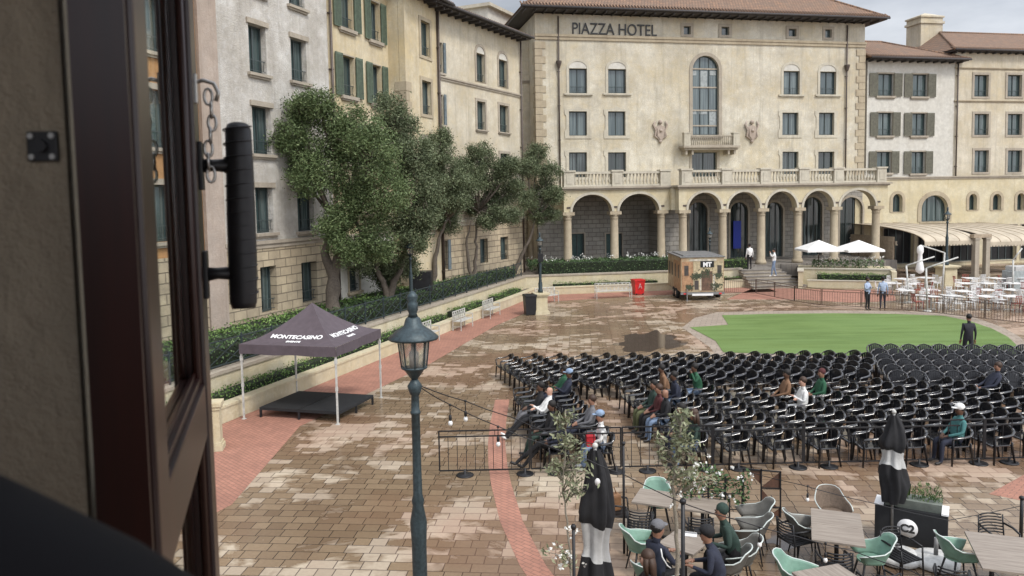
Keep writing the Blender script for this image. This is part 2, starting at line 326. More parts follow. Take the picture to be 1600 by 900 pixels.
# ================================================================== GROUND
mb = MB(); mb.add([(-600, -600, 0), (600, -600, 0), (600, 600, 0), (-600, 600, 0)], [(0, 1, 2, 3)])
tag(mb.build('ground', 'plaza_paving'), kind='structure')
def sheet(name, pts, z, mat):
    mb = MB(); mb.add([(p[0], p[1], z) for p in pts], [tuple(range(len(pts)))]); return tag(mb.build(name, mat), kind='structure')
def strip(name, left, right, z, mat):
    mb = MB(); n = len(left); mb.add([(p[0], p[1], z) for p in left]+[(p[0], p[1], z) for p in right], [(i, i+1, n+i+1, n+i) for i in range(n-1)]); return tag(mb.build(name, mat), kind='structure')
# wall line along the left edge of the plaza, then along the far terrace
WJ = Vector((1.6, 49.3, 0)); WD = Vector((.355, 1, 0)).normalized(); WN = Vector((-WD.y, WD.x, 0))    # WN points away from the plaza
W0 = WJ - WD*44; WK = Vector((16.0, 51.7, 0)); KD = (WK-WJ).normalized(); KN = Vector((-KD.y, KD.x, 0))
def off(d, z=0, end=None):      # the wall line moved back by d, mitred at the bend
    p0 = W0 + WN*d; p2 = (end or WK) + KN*d
    # intersection
    a, b = WJ+WN*d, WJ+KN*d; det = WD.x*KD.y-WD.y*KD.x; t = ((b.x-a.x)*KD.y-(b.y-a.y)*KD.x)/det; pj = a+WD*t
    return [Vector((p.x, p.y, z)) for p in (p0, pj, p2)]
def run(mb, d0, d1, z0, z1, end=None):
    A = off(d0, 0, end); B = off(d1, 0, end); v = []
    for z in (z0, z1): v += [(p.x, p.y, z) for p in A]+[(p.x, p.y, z) for p in B]
    f = []
    for i in (0, 1): f += [(i, i+1, i+4, i+3), (6+i, 9+i, 10+i, 7+i), (i, 6+i, 7+i, i+1), (3+i, 4+i, 10+i, 9+i)]
    f += [(0, 3, 9, 6), (2, 8, 11, 5)]; return mb.add(v, f)
# red brick border along the wall
L1 = off(-.02); inner = [Vector((-9.4, 7, 0)), Vector((-5.9, 15.5, 0)), Vector((-6.0, 21.0, 0)), Vector((-3.2, 29.0, 0)), Vector((-.9, 37.5, 0)), Vector((2.4, 46.2, 0)), Vector((9, 48.3, 0)), Vector((17, 49.0, 0))]
outer = [W0, Vector((-10.4, 15.5, 0)), Vector((-8.43, 21.0, 0)), Vector((-5.6, 29.0, 0)), Vector((-2.6, 37.5, 0)), WJ, Vector((9, 50.5, 0)), Vector((17, 51.8, 0))]
strip('red_brick_border', outer, inner, .004, 'red_brick_paving')
arc = [(-.38, 23.5), (-.47, 21), (-.48, 19.2), (-.42, 17.6), (-.33, 16.4), (-.1, 14.4), (.25, 12.65), (.75, 11.0), (1.5, 9.0)]
la = [Vector((x-.22, y, 0)) for x, y in arc]; ra = [Vector((x+.22, y, 0)) for x, y in arc]
strip('red_brick_band', la, ra, .004, 'red_brick_paving')
tri = [G(1545, 772), G(1600, 742), G(1700, 700), G(1700, 790), G(1600, 783)]
sheet('red_brick_band', tri, .004, 'red_brick_paving')
sheet('red_brick_paving_by_the_steps', [G(1135, 468), G(1180, 449), G(1275, 452), G(1395, 453), G(1400, 470), G(1330, 473), G(1250, 468)], .004, 'red_brick_paving').name = 'red_brick_paving'
# lawn with a pale margin
lawn_px = [(1138, 508), (1128, 493), (1200, 491), (1300, 490), (1400, 491), (1475, 494), (1515, 502), (1550, 514), (1575, 527), (1594, 545), (1602, 562), (1500, 560), (1300, 556), (1130, 551), (1118, 533), (1078, 512)]
marg_px = [(1066, 512), (1085, 497), (1120, 488), (1200, 486), (1300, 485), (1400, 486), (1482, 489), (1525, 497), (1566, 511), (1594, 527), (1612, 545), (1622, 570), (1500, 568), (1300, 563), (1122, 558), (1108, 542)]
blocks('pale_kerb', (.36, .30, .24), (.28, .23, .18), (.1, .08, .06), .5, .3, .012, (.2, .15, .12), False, (0, 0, .3), .3)
sheet('lawn_margin', [G(*p) for p in marg_px], .006, 'pale_kerb'); sheet('lawn', [G(*p) for p in lawn_px], .02, 'lawn_grass')
sheet('puddle', [G(1013+(50+9*math.sin(3*a+1)+7*math.sin(7*a)+5*math.sin(11*a+2))*math.cos(a), 534+(15+2.5*math.sin(4*a)+2*math.sin(9*a+1))*math.sin(a)) for a in [2*math.pi*i/60 for i in range(60)]], .003, 'puddle_water')
sheet('puddle', [G(1225+(26+6*math.sin(3*a)+4*math.sin(7*a+1))*math.cos(a), 842+(16+4*math.sin(2*a)+3*math.sin(5*a))*math.sin(a)) for a in [2*math.pi*i/48 for i in range(48)]], .003, 'puddle_water')
# planter along the wall
mb = MB(); run(mb, 0, .32, 0, .43); run(mb, -.03, .36, .43, .5)
w1 = mb.build('low_planter_wall', 'plaster_wallyellow'); tag(w1, 'low yellow plaster seat wall at the foot of the planting strip along the plaza edge', 'wall')
mb = MB(); run(mb, .95, 1.25, 0, 1.12); tw = mb.build('terrace_wall', 'plaster_wallyellow')
tag(tw, 'higher yellow plaster retaining wall with stone coping behind the low hedge strip', 'wall')
mb = MB(); run(mb, .9, 1.32, 1.12, 1.22); mb.build('coping', 'trim_stone', tw)
mb = MB(); run(mb, .36, .95, 0, .36); tag(mb.build('soil_strip', 'bark'), kind='structure')
# garden ground, rising gently to the buildings
A = off(1.3, 1.14); B = off(9.5, 1.5, WK+KD*2); B[2] = Vector((17.5, 60, 1.3)); B[1] = Vector((-4.0, 58, 1.55)); B[0] = Vector((-22.5, 14, 1.5))
mb = MB(); mb.add(A+B, [(0, 1, 4, 3), (1, 2, 5, 4)]); tag(mb.build('garden_bed', 'bark'), kind='structure')
def hedge_pts(path, width, z0, z1, dens, jit=.04):
    out = []; P = [Vector(p) for p in path]
    for a, b in zip(P, P[1:]):
        Ln = (b-a).length; d = (b-a)/Ln; nrm = Vector((-d.y, d.x, 0)); n = int(Ln*(width+2*(z1-z0))*dens)
        t = RNG.random(n)*Ln; q = RNG.random(n)*(width+2*(z1-z0)); H = z1-z0
        side = np.where(q < H, 0, np.where(q < H+width, q-H, width)); zz = np.where(q < H, z0+q, np.where(q < H+width, z1, z1-(q-H-width)))
        lump = .05*np.sin(t*2.3+side*3)+.035*np.sin(t*5.7+1)
        X = np.stack([a.x+d.x*t+nrm.x*side, a.y+d.y*t+nrm.y*side, zz+np.where(zz > z1-.02, lump, 0)], 1); X += RNG.normal(0, jit, X.shape); out.append(X)
    return np.concatenate(out)
def hedge(name, label, path, width, z0, z1, dens, leaf, mat, cat='hedge', core='dark_core', group=None):
    mb = MB(); P = [Vector(p) for p in path]
    for a, b in zip(P, P[1:]):
        d = (b-a).normalized(); n = Vector((-d.y, d.x, 0)); e = .05
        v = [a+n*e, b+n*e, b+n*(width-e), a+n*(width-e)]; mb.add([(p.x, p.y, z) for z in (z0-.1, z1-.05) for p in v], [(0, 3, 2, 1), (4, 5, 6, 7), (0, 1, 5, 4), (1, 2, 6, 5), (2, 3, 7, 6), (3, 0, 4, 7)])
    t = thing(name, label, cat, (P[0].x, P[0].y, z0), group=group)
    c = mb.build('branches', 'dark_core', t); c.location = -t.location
    f = leaves('foliage', hedge_pts(path, width, z0, z1, dens), leaf, mat, t); f.location = -t.location; return t
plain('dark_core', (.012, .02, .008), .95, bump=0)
def seg(a, b, d, z=0, k=0):
    D, Nn, O = (WD, WN, WJ) if k == 0 else (KD, KN, WJ); return [O+D*a+Nn*d+Vector((0, 0, z)), O+D*b+Nn*d+Vector((0, 0, z))]
for i, (a, b) in enumerate([(-44, -23.5), (-23.5, -13.2), (-12.2, -8.0), (-6.6, -2.0)]):
    hedge('low_hedge', ['clipped low hedge along the near end of the long yellow wall, beside the canopy', 'clipped low green hedge strip between the canopy and the first white bench', 'clipped low green hedge strip between the white benches of the left wall', 'clipped low green hedge strip nearest the lamp pedestal corner'][i], seg(a, b, .4), .5, .3, .72, 220, .07, 'hedge_leaf', group='low hedges in the planting strip')
hedge('low_hedge', 'clipped low hedge strip along the far terrace wall, left of the red bin', seg(1.2, 8.3, .4, k=1), .45, .3, .66, 160, .08, 'hedge_leaf', group='low hedges in the planting strip')
hedge('low_hedge', 'clipped low hedge strip along the far terrace wall, by the trailer', seg(9.6, 14.6, .4, k=1), .45, .3, .66, 160, .08, 'hedge_leaf', group='low hedges in the planting strip')
hedge('tall_hedge', 'dark clipped hedge on top of the yellow retaining wall, behind the lattice railing', seg(-44, .3, 1.55), 1.5, 1.15, 1.75, 110, .1, 'dark_hedge_leaf')
hedge('ground_cover_hedge', 'bright green clipped shrub bed at the foot of the left buildings', seg(-44, -8, 3.0), 2.6, 1.2, 1.72, 120, .1, 'hedge_leaf')
hedge('tall_hedge', 'dark clipped hedge on the far terrace in front of the white flowers', seg(.6, 10.9, 1.4, k=1), 1.4, 1.15, 1.95, 110, .1, 'dark_hedge_leaf')
hedge('tall_hedge', 'short clipped hedge on the terrace beside the steps', [Vector((14.0, 52.6, 0)), Vector((16.4, 53.1, 0))], 1.0, 1.1, 1.75, 150, .09, 'hedge_leaf')
# flower bed with white blooms
def flower_bed(path, width, z0, h, label):
    P = [Vector(p) for p in path]; t = thing('flower_bed', label, 'flower bed', P[0]); a, b = P[0], P[1]; d = (b-a); Ln = d.length; d /= Ln; n = Vector((-d.y, d.x, 0))
    def pts(k, za, zb):
        u = RNG.random(k)*Ln; s_ = RNG.random(k)*width; z = za+(zb-za)*RNG.random(k)**.6; return np.stack([a.x+d.x*u+n.x*s_, a.y+d.y*u+n.y*s_, z], 1)
    f = leaves('foliage', pts(int(Ln*width*190), z0, z0+h), .26, 'dark_hedge_leaf', t, .18, up=.5); f.location = -t.location
    c = pts(int(Ln*7), z0+h*.8, z0+h*1.35); X = np.repeat(c, 7, 0)+RNG.normal(0, .06, (len(c)*7, 3))
    g = leaves('blossom', X, .11, 'flower_petal', t, .5); g.location = -t.location
flower_bed(seg(.2, 11.2, 2.9, k=1), 2.2, 1.2, .75, 'leafy bed with white agapanthus flowers below the left arches of the arcade')
plain('garden_green', (.05, .09, .03), .95)
# lattice railing on the coping
def lattice_rail(a, b, d, k, label):
    D, Nn, O = (WD, WN, WJ) if k == 0 else (KD, KN, WJ); base = O+D*a+Nn*d; Ln = b-a
    t = thing('lattice_railing', label, 'railing', base+Vector((0, 0, 1.22)), math.atan2(D.y, D.x)); r = MB(); x = MB()
    for z in (.12, .86): r.bar((0, 0, z), (Ln, 0, z), .035)
    n = max(1, round(Ln/1.5))
    for i in range(n+1): p = MB(); p.bar((Ln*i/n, 0, 0), (Ln*i/n, 0, .95), .045); p.build('post', 'lamp_green', t)
    for i in range(n):
        u0, u1 = Ln*i/n, Ln*(i+1)/n; x.bar((u0, .01, .14), (u1, .01, .84), .02); x.bar((u0, -.01, .84), (u1, -.01, .14), .02); m = (u0+u1)/2
        x.bar((m, .012, .14), (u1, .012, .5), .02); x.bar((m, .012, .84), (u0, .012, .5), .02)
    r.build('rail', 'lamp_green', t); x.build('lattice', 'lamp_green', t)
lattice_rail(-44, .1, 1.12, 0, 'dark green crossed lattice railing on the long retaining wall at the left')
# ================================================================== BUILDINGS
class Bld:
    def __init__(s, name, label, P, s0, s1, zones, depth=9, cat='building', group=None):
        s.P = P; s.root = thing(name, label, cat, P.o, P.a, group); s.s0, s.s1 = s0, s1; s.zones = zones; s.depth = depth; s.holes = []
    def px(s, px0, px1, pt, pb, d=0):
        cx = (px0+px1)/2; cy = (pt+pb)/2; a = s.P.uv(px0, cy, d)[0]; b = s.P.uv(px1, cy, d)[0]; return a, b, s.P.uv(cx, pb, d)[1], s.P.uv(cx, pt, d)[1]
    def win(s, px0, px1, pt, pb, **k): return s.winm(*s.px(px0, px1, pt, pb), **k)
    def winm(s, a, b, z0, z1, arch=0, blind=False, trim=.14, trimmat='trim_stone', sill=.1, head=0, shut='', shutmat='green_shutter', glass='window_glass', bars=1, rail=True, deep=.24, proud=.05, lug=False, sillw=.16):
        hole = rect(a, b, z0, z1) if (not arch or blind) else archrect(a, b, z0, z1-arch, arch); s.holes.append(hole); R_ = s.root
        m = MB()
        if trim:
            o = archrect(a-trim, b+trim, z0-.0, z1, arch+trim) if (arch and blind) else (archrect(a-trim, b+trim, z0-.0, z1-arch, arch+trim) if arch else rect(a-trim, b+trim, z0-trim*.8, z1+trim))
            h = archrect(a, b, z0+.001, z1, arch) if (arch and blind) else hole
            if lug:
                c = (a+b)/2; q = trim*.55; o = [(a-trim-q, z0-trim), (b+trim+q, z0-trim), (b+trim+q, z0+.35), (b+trim, z0+.5), (b+trim, z1-.35), (b+trim+q, z1-.2), (b+trim+q, z1+trim*.6), (c+.3, z1+trim), (c, z1+trim*1.7), (c-.3, z1+trim), (a-trim-q, z1+trim*.6), (a-trim-q, z1-.2), (a-trim, z1-.35), (a-trim, z0+.5), (a-trim-q, z0+.35)]
            if arch and z0 != 0:
                h = [(x, max(z, z0+.001)) for x, z in h]
            slab(m, o, [[(x, z+(.002 if z <= z0+.002 else 0)) for x, z in h]], .09, -proud)
        else:
            if not head: m.box(a-.02, b+.02, -.012, .03, z1, z1+.06)
        if head: m.box(a-.12, b+.12, -.08, .04, z1+.002, z1+.2)
        wn = m.build('window', trimmat, R_)
        if arch and blind:
            q = MB(); slab(q, [(x, z) for x, z in archrect(a+.004, b-.004, z1+.021, z1+.022, arch-.012)], [], .02, -.012); q.build('tympanum', 'plaster_pale', wn)
            MB().box(a+.003, b-.003, -.015, .02, z1+.003, z1+.02).build('tympanum_sill', 'trim_light', wn)
        f = MB(); t = .07; y0, y1 = deep-.05, deep+.01
        if arch and not blind:
            slab(f, archrect(a+.002, b-.002, z0+.002, z1-arch, arch-.004), [archrect(a+t, b-t, z0+t, z1-arch, arch-t)], .06, y0)
        else:
            slab(f, rect(a+.002, b-.002, z0+.002, z1-.002), [rect(a+t, b-t, z0+t, z1-t)], .06, y0)
        for i in range(bars): x = a+(b-a)*(i+1)/(bars+1); f.box(x-.03, x+.03, y0+.003, y1-.003, z0+t-.01, z1-t+.01-(arch*.02 if arch else 0))
        if rail:
            z = z0+(z1-z0)*.27; f.box(a+.01, b-.01, .06, .085, z, z+.03); f.box(a+.01, b-.01, .06, .085, z0+.12, z0+.14)
            for i in range(4): x = a+(b-a)*(i+.5)/4; f.box(x-.008, x+.008, .064, .08, z0+.14, z)
        f.build('sash', 'window_frame_dark', wn)
        g = MB(); g.box(a-.02, b+.02, deep+.012, deep+.03, z0-.02, z1+.02); g.build('pane', glass, wn)
        if sill:
            q = MB(); q.box(a-sillw, b+sillw, -.16, .05, z0-sill-.02, z0-.004); q.box(a-sillw*.6, b+sillw*.6, -.09, .05, z0-sill-.1, z0-sill-.022); q.build('sill', trimmat, wn)
        w_ = (b-a)*.5
        for side in shut:
            x0, x1 = (a-w_-.02, a-.02) if side == 'L' else (b+.02, b+w_+.02)
            q = MB(); q.box(x0, x1, -.075-.03, -.03-.03, z0-.03, z1+.03)
            z = z0+.06
            while z < z1-.06:
                q.box(x0+.05, x1-.05, -.125, -.108, z, z+.035); z += .075
            q.box(x0, x0+.045, -.128, -.106, z0-.03, z1+.03); q.box(x1-.045, x1, -.128, -.106, z0-.03, z1+.03)
            q.build('shutter', shutmat, wn)
        return wn
    def finish(s, ztop=None, body=None):
        for (z0, z1, mat, proud) in s.zones:
            hs = [h for h in s.holes if z0 < sum(p[1] for p in h)/len(h) < z1]
            m = MB(); slab(m, rect(s.s0, s.s1, z0, z1), hs, .35, -proud); m.build('wall', mat, s.root)
        z0 = s.zones[0][0]; z1 = s.zones[-1][1]
        m = MB(); m.box(s.s0+.01, s.s1-.01, .37, s.depth, z0, z1-.02); m.build('rear_wall', body or s.zones[-1][2], s.root)
        # dark room behind the panes is closed by the rear block
    def course(s, z, h=.18, proud=.1, mat='trim_stone', s0=None, s1=None, name='string_course'):
        m = MB(); a, b = (s.s0 if s0 is None else s0)-.04, (s.s1 if s1 is None else s1)+.04; m.box(a, b, -proud, .03, z, z+h*.55); m.box(a-.03, b+.03, -proud-.06, .03, z+h*.56, z+h); m.build(name, mat, s.root)
    def pipe(s, sx, z0, z1, hopper=None):
        m = MB(); m.tube([(sx, -.13, z0), (sx, -.13, z1)], .06, 8)
        for z in np.arange(z0+1, z1, 2.5): m.box(sx-.09, sx+.09, -.17, -.0, z, z+.05)
        if hopper: m.lathe([(.08, hopper-.4), (.2, hopper-.05), (.22, hopper+.1), (.16, hopper+.12)], 8, (sx, -.17, 0), False)
        m.build('downpipe', 'pipe_dark', s.root)
    def roof(s, z, h, over=.9, hipL=True, hipR=True, depth=None, run=None, yback=None, name='roof'):
        D = depth or s.depth; a, b = s.s0-over, s.s1+over; y0, y1 = -over, D+over; ym = (y0+y1)/2; r = run if run is not None else (y1-y0)/2
        if not hipL: a = s.s0-over*.3
        if not hipR: b = s.s1+over*.3
        la = a+(r if hipL else 0); lb = b-(r if hipR else 0); t = .12
        v = [(a, y0, z), (b, y0, z), (b, y1, z), (a, y1, z), (la, ym, z+h), (lb, ym, z+h)]
        m = MB(); m.add(v, [(0, 1, 5, 4), (1, 2, 5), (2, 3, 4, 5), (3, 0, 4), (0, 3, 2, 1)]); rf = m.build(name, 'roof_tiles', s.root)
        f = MB(); f.box(a+.1, b-.1, y0+.1, y1-.1, z-.16, z-.012); f.tube([(a, y0-.05, z-.06), (b, y0-.05, z-.06)], .085, 8)
        x = a+.3
        while x < b-.2: f.box(x, x+.09, y0+.14, .02, z-.3, z-.165); x += .75
        f.build('eave', 'fascia', rf)
        # barrel tile ends along the eave and the hips
        g = MB(); x = a
        while x < b: g.tube([(x, y0-.07, z+.0), (x, y0+.45, z+h*.52/(ym-y0)+.0)], .065, 6); x += .24
        for p, q in ((v[4], v[5]), (v[0], v[4]), (v[1], v[5])): g.tube([p, q], .11, 6)
        g.build('roof_tile_edge', 'roof_tiles', rf); return rf
PA = Plane(395, 30.0, R(69.8), 300)
sA0, sA1 = PA.uv(346, 300)[0], PA.uv(520, 300)[0]; zc = 4.45
A_ = Bld('apartment_building', 'weathered white plaster building at the left with a stone block ground floor and slim windows', PA, sA0, sA1, [(0, zc, 'block_wall', .06), (zc+.002, 17.2, 'plaster_white', 0)])
for (x0, x1, t, b) in [(389, 416, 40, 115), (395, 424, 167, 241), (400, 427, 293, 364), (406, 431, 416, 488)]:
    A_.win(x0, x1, t, b, trim=0, head=1 if t < 400 else 0, sill=.1 if t < 400 else 0, deep=.3)
for (x0, x1, t, b) in [(455, 479, 62, 128), (460, 484, 180, 244), (465, 491, 297, 361), (470, 494, 409, 472)]:
    A_.win(x0, x1, t, b, trim=0, head=1 if t < 400 else 0, sill=.1 if t < 400 else 0, deep=.3)
a, b, z0, z1 = A_.px(389, 416, 40, 115); A_.winm(a, b, z0+3.12, z1+3.12, trim=0, head=1, deep=.3)
a, b, z0, z1 = A_.px(455, 479, 62, 128); A_.winm(a, b, z0+3.12, z1+3.12, trim=0, head=1, deep=.3)
A_.finish(); A_.course(zc, .3, .1)
m = MB(); p0 = PA.uv(321, 300, -.12)[0]; m.box(p0, sA0-.01, -.12, .5, 0, 17.2); m.build('pilaster', 'plaster_pink', A_.root)
O_ = Bld('apartment_building', 'orange plastered building seen as a thin strip just right of the open sash', PA, p0-9, p0-.02, [(0, zc, 'block_wall', .06), (zc+.002, 17.2, 'plaster_orange', 0)])
for k in range(3):
    for j in range(4): O_.winm(p0-2.6-k*2.6, p0-1.5-k*2.6, 5.0+j*3.12, 6.9+j*3.12, head=1, trim=0)
O_.finish(); m = MB(); m.tube([(p0-.25, -.12, .2), (p0-.25, -.12, 17)], .05, 8); m.build('downpipe', 'pipe_dark', O_.root)
sB1 = PA.uv(634, 300)[0]
B_ = Bld('apartment_building', 'yellow plaster building with green louvred shutters behind the biggest olive tree', PA, sA1+.02, sB1, [(0, zc, 'plaster_pale', 0), (zc+.002, 17.2, 'plaster_yellow', 0)])
for (x0, x1, t, b) in [(532, 549, -18, 45), (577, 593, 3, 64)]:
    a, b_, z0, z1 = B_.px(x0, x1, t, b)
    if x0 == 532: a, b_ = a-.1, b_+.1
    for k in range(-1, 3):
        B_.winm(a, b_, z0-k*3.12+ (0 if k >= 0 else 0), z1-k*3.12, trim=0, shut='LR', shutmat='green_shutter', sill=.14, deep=.3)
B_.win(545, 561, 418, 455, trim=.1, trimmat='quoin_stone'); B_.win(594, 607, 408, 442, trim=.1, trimmat='quoin_stone')
B_.finish(); B_.course(zc, .25, .08); B_.pipe(sA1+.1, 1.2, 17)
for (bb, z) in ((A_, 17.2), (B_, 17.2), (O_, 17.2)): bb.roof(z+.15, 2.2, .7, False, False)
PC = Plane(660, 41.5, R(69.8), 300); sC0, sC1 = PC.uv(636, 200)[0], PC.uv(683, 200)[0]
C_ = Bld('apartment_building', 'narrow projecting yellow bay with framed windows and a stone quoined corner', PC, sC0, sC1+.3, [(0, 17.0, 'plaster_yellow', 0)], 7)
for (x0, x1, t, b) in [(657, 671, 34, 88), (659, 673, 127, 179)]: C_.win(x0, x1, t, b, trim=.2, trimmat='quoin_stone', sill=0)
a, b, z0, z1 = C_.px(659, 673, 127, 179); C_.winm(a, b, z0-3.1, z1-3.1, trim=.2, sill=0); C_.winm(a, b, z0-6.4, z1-6.4, trim=.2, sill=0)
C_.finish(); C_.roof(17.1, .5, .9, False, False); C_.pipe(sC1+.2, 1.2, 17)
m = MB()
for k in range(24):
    z = 1.4+k*.5
    if z < 12.4: m.box(sC0-.04, sC0+(.55 if k % 2 else .35), -.04, .6 if k % 2 else .4, z, z+.47)
m.build('quoin', 'quoin_stone', C_.root)
PD = Plane(770, 49, R(61.2), 300); sD0, sD1 = PD.uv(679, 250)[0], PD.uv(815, 250)[0]
zdc = 6.2-(352-313)*46/1200
D_ = Bld('hotel_wing', 'long cream wing with arched top windows between the yellow bay and the hotel front', PD, sD0-.6, sD1, [(0, zdc, 'block_wall', .06), (zdc+.002, 16.9, 'plaster_wing', 0)], 8)
for (x0, x1, t, b) in [(744, 757, 84, 128), (779, 792, 94, 136)]: D_.win(x0, x1, t, b, trim=.16, arch=.42, blind=True, sill=0)
for (x0, x1, t, b) in [(745, 758, 159, 203), (780, 794, 165, 207)]:
    a, b_, z0, z1 = D_.px(x0, x1, t, b); D_.winm(a, b_, z0, z1, trim=.17, sill=.06, sillw=.2); D_.winm(a, b_, z0-3.1, z1-3.1, trim=.17, sill=.06, sillw=.2)
for (x0, x1, t, b) in [(685, 691, 67, 114), (686, 692, 148, 195)]: D_.win(x0, x1, t, b, trim=0, shut='R', shutmat='blue_shutter', sill=.1)
for (x0, x1, t, b) in [(749, 761, 373, 411), (781, 793, 370, 406)]: D_.win(x0, x1, t, b, trim=.1, sill=0, trimmat='quoin_stone')
D_.win(690, 698, 376, 421, trim=.05, sill=0, shut='R', shutmat='blue_shutter')
D_.finish(); D_.course(zdc, .35, .08, 'trim_light'); D_.course(D_.P.uv(750, 136)[1]-.1, .2, .07); D_.roof(17.0, .55, .9, False, False); D_.pipe(sD1-.1, 1.2, 16.8); D_.pipe(sD0+.35, 1.2, 16.8)
# link block between wing and hotel, and the pale rooftop storeys
PL = Plane(800, 58.8, R(11.7), 300)
E_ = Bld('link_building', 'plain cream link wall in the corner between the wing and the hotel', PL, -8, PL.uv(843, 300)[0], [(0, 5.2, 'block_wall', .04), (5.202, 18.2, 'plaster_wing', 0)], 9)
E_.finish(); E_.course(18.2, .35, .15); E_.course(15.0, .2, .08); m = MB(); s_ = E_.P.uv(829, 360)[0]; m.lathe([(.34, 1.4), (.3, 1.6), (.28, 5.0), (.36, 5.2), (.36, 5.4)], 12, (s_, -.4, 0)); m.build('pilaster', 'quoin_stone', E_.root)
def block(name, label, corner, angR, wR, wL, z0, z1, mat, cat='building', cap=True):
    t = thing(name, label, cat, corner, angR); m = MB(); m.box(0, wR, 0, wL, z0, z1); m.build('wall', mat, t)
    if cap: MB().box(-.35, wR+.2, -.35, wL+.35, z1+.002, z1+.25).build('coping', 'trim_light', t)
    return t
c = AT(764, 100, 61); block('rooftop_block', 'pale plastered box storey rising above the wing roof, left of the hotel', (c.x, c.y, 0), R(64), 16, 7, 12, 21.2, 'plaster_pale')
c = AT(805, 100, 68); block('rooftop_block', 'smaller pale rooftop storey behind, close to the hotel eave', (c.x, c.y, 0), R(11.7), 8, 7, 12, 21.3, 'plaster_wing')
# ------------------------------------------------------------------ the hotel
PH = Plane(840, 57.0, R(11.7), 300); sH1 = PH.uv(1350, 150)[0]; ZT = 1.15; ZF = 7.0
H = Bld('hotel_building', 'broad cream hotel front with arcade, balustraded terrace and brown tiled roof', PH, 0, sH1, [(0, ZF, 'block_grey', 0), (ZF+.002, 19.7, 'plaster_cream', 0)], 16)
k_ = dict(glass='glass_hotel')
for x0, x1, t, b in [(1068, 1079, 41, 54), (1127, 1139, 42, 55), (1232, 1244, 45, 57), (1289, 1299, 46, 59)]: H.win(x0, x1, t, b, trim=.22, sill=0, rail=False, bars=0, glass='window_glass_dark')
for x0, x1, t, b in [(889, 917, 107, 146), (950, 978, 108, 146), (1224, 1249, 111, 148), (1281, 1306, 112, 148)]: H.win(x0, x1, t, b, trim=.2, arch=.52, blind=True, sill=.1, sillw=.42, trimmat='trim_light', **k_)
for x0, x1, t, b in [(889, 917, 174, 212), (950, 977, 174, 212), (1222, 1247, 176, 211), (1279, 1303, 176, 211)]: H.win(x0, x1, t, b, trim=.22, lug=True, sill=0, trimmat='trim_light', rail=False, **k_)
for x0, x1, t, b in [(889, 917, 238, 277), (950, 978, 238, 277), (1222, 1247, 237, 272), (1278, 1303, 237, 272)]: H.win(x0, x1, t, b, trim=.22, lug=True, sill=0, trimmat='trim_light', rail=False, glass='window_glass_dark')
a, b, z0, z1 = H.px(1082, 1123, 87, 211); wn = H.winm(a, b, z0, z1, arch=(b-a)/2, trim=.26, trimmat='trim_stone', sill=.2, sillw=.3, bars=2, rail=False, glass='glass_hotel')
q = MB()
for py in (107, 136, 172, 196): z = H.P.uv(1102, py)[1]; q.box(a+.05, b-.05, .185, .255, z-.05, z+.05)
q.build('transom', 'trim_stone', wn); q = MB()
for x0, x1, t, b2 in [(1082, 1090, 110, 117), (1095, 1107, 110, 135), (1111, 1121, 110, 117), (1082, 1090, 173, 178), (1094, 1107, 173, 178), (1110, 1122, 173, 198)]:
    a2, b3, za, zb = H.px(x0, x1, t, b2); q.box(a2, b3, .225, .248, za, zb)
plain('blind_pale', (.3, .33, .33), .7); q.build('blind', 'blind_pale', wn)
H.win(1081, 1120, 238, 276, trim=.2, sill=0, bars=1, rail=False, glass='window_glass_dark')
# ground floor openings behind the arcade
for x0, x1, t, b in [(893, 913, 365, 418), (947, 972, 365, 418), (1020, 1030, 371, 414)]: H.win(x0, x1, t, b, trim=.08, sill=0, bars=1, rail=False, glass='door_teal')
for x0, x1, t in [(1077, 1096, 316), (1141, 1157, 316), (1196, 1213, 316), (1254, 1284, 308), (1312, 1347, 308)]:
    a, b, z0, z1 = H.px(x0, x1, t, 405); b = max(b, a+1.5); H.winm(a, b, 1.3, z1, arch=(b-a)/2*.95, trim=.16, sill=0, bars=2, rail=False, glass='window_glass_dark')
H.finish(); bl = NT('banner_blue'); bl.col((.01, .03, .30)); bl.rough(.6)
a, b, z0, z1 = H.px(1144, 1156, 345, 388); m = MB(); m.box(a, b, -.2, -.17, z0, z1); tag(m.build('banner', 'banner_blue', None), 'deep blue banner hanging in the third arch of the right arcade', 'banner'); bo = bpy.data.objects['banner']; bo.location = PH.o; bo.rotation_euler[2] = PH.a
zs = H.P.uv(1100, 66)[1]; H.course(zs-.1, .4, .1, 'quoin_stone'); H.pipe(H.P.uv(873, 150)[0], 7, 19.5, H.P.uv(873, 98)[1]); H.pipe(H.P.uv(1321, 150)[0], 7, 19.5, H.P.uv(1321, 104)[1])
m = MB(); z = ZF+.1; k = 0
while z < zs-.5:
    wq = .75 if k % 2 else .5; m.box(-.06, wq, -.06, wq, z, z+.50); m.box(sH1-wq, sH1+.06, -.06, wq, z, z+.50); z += .53; k += 1
m.build('quoin', 'quoin_stone', H.root)
rf = H.roof(19.95, 6.0, 1.25)
for (c0, py) in ((893, 54),):
    a, z0 = H.P.uv(893.5, 53); b, _ = H.P.uv(1025, 54.5)
    tx = text('PIAZZA HOTEL', 1.19, 'letter_black', H.root, 'lettering', ((a+b)/2, -.06, z0), (R(90), 0, 0), .04, bold=.0); wt = tx.dimensions.x; sx = (b-a)/wt
    for v in tx.data.vertices: v.co.x *= sx
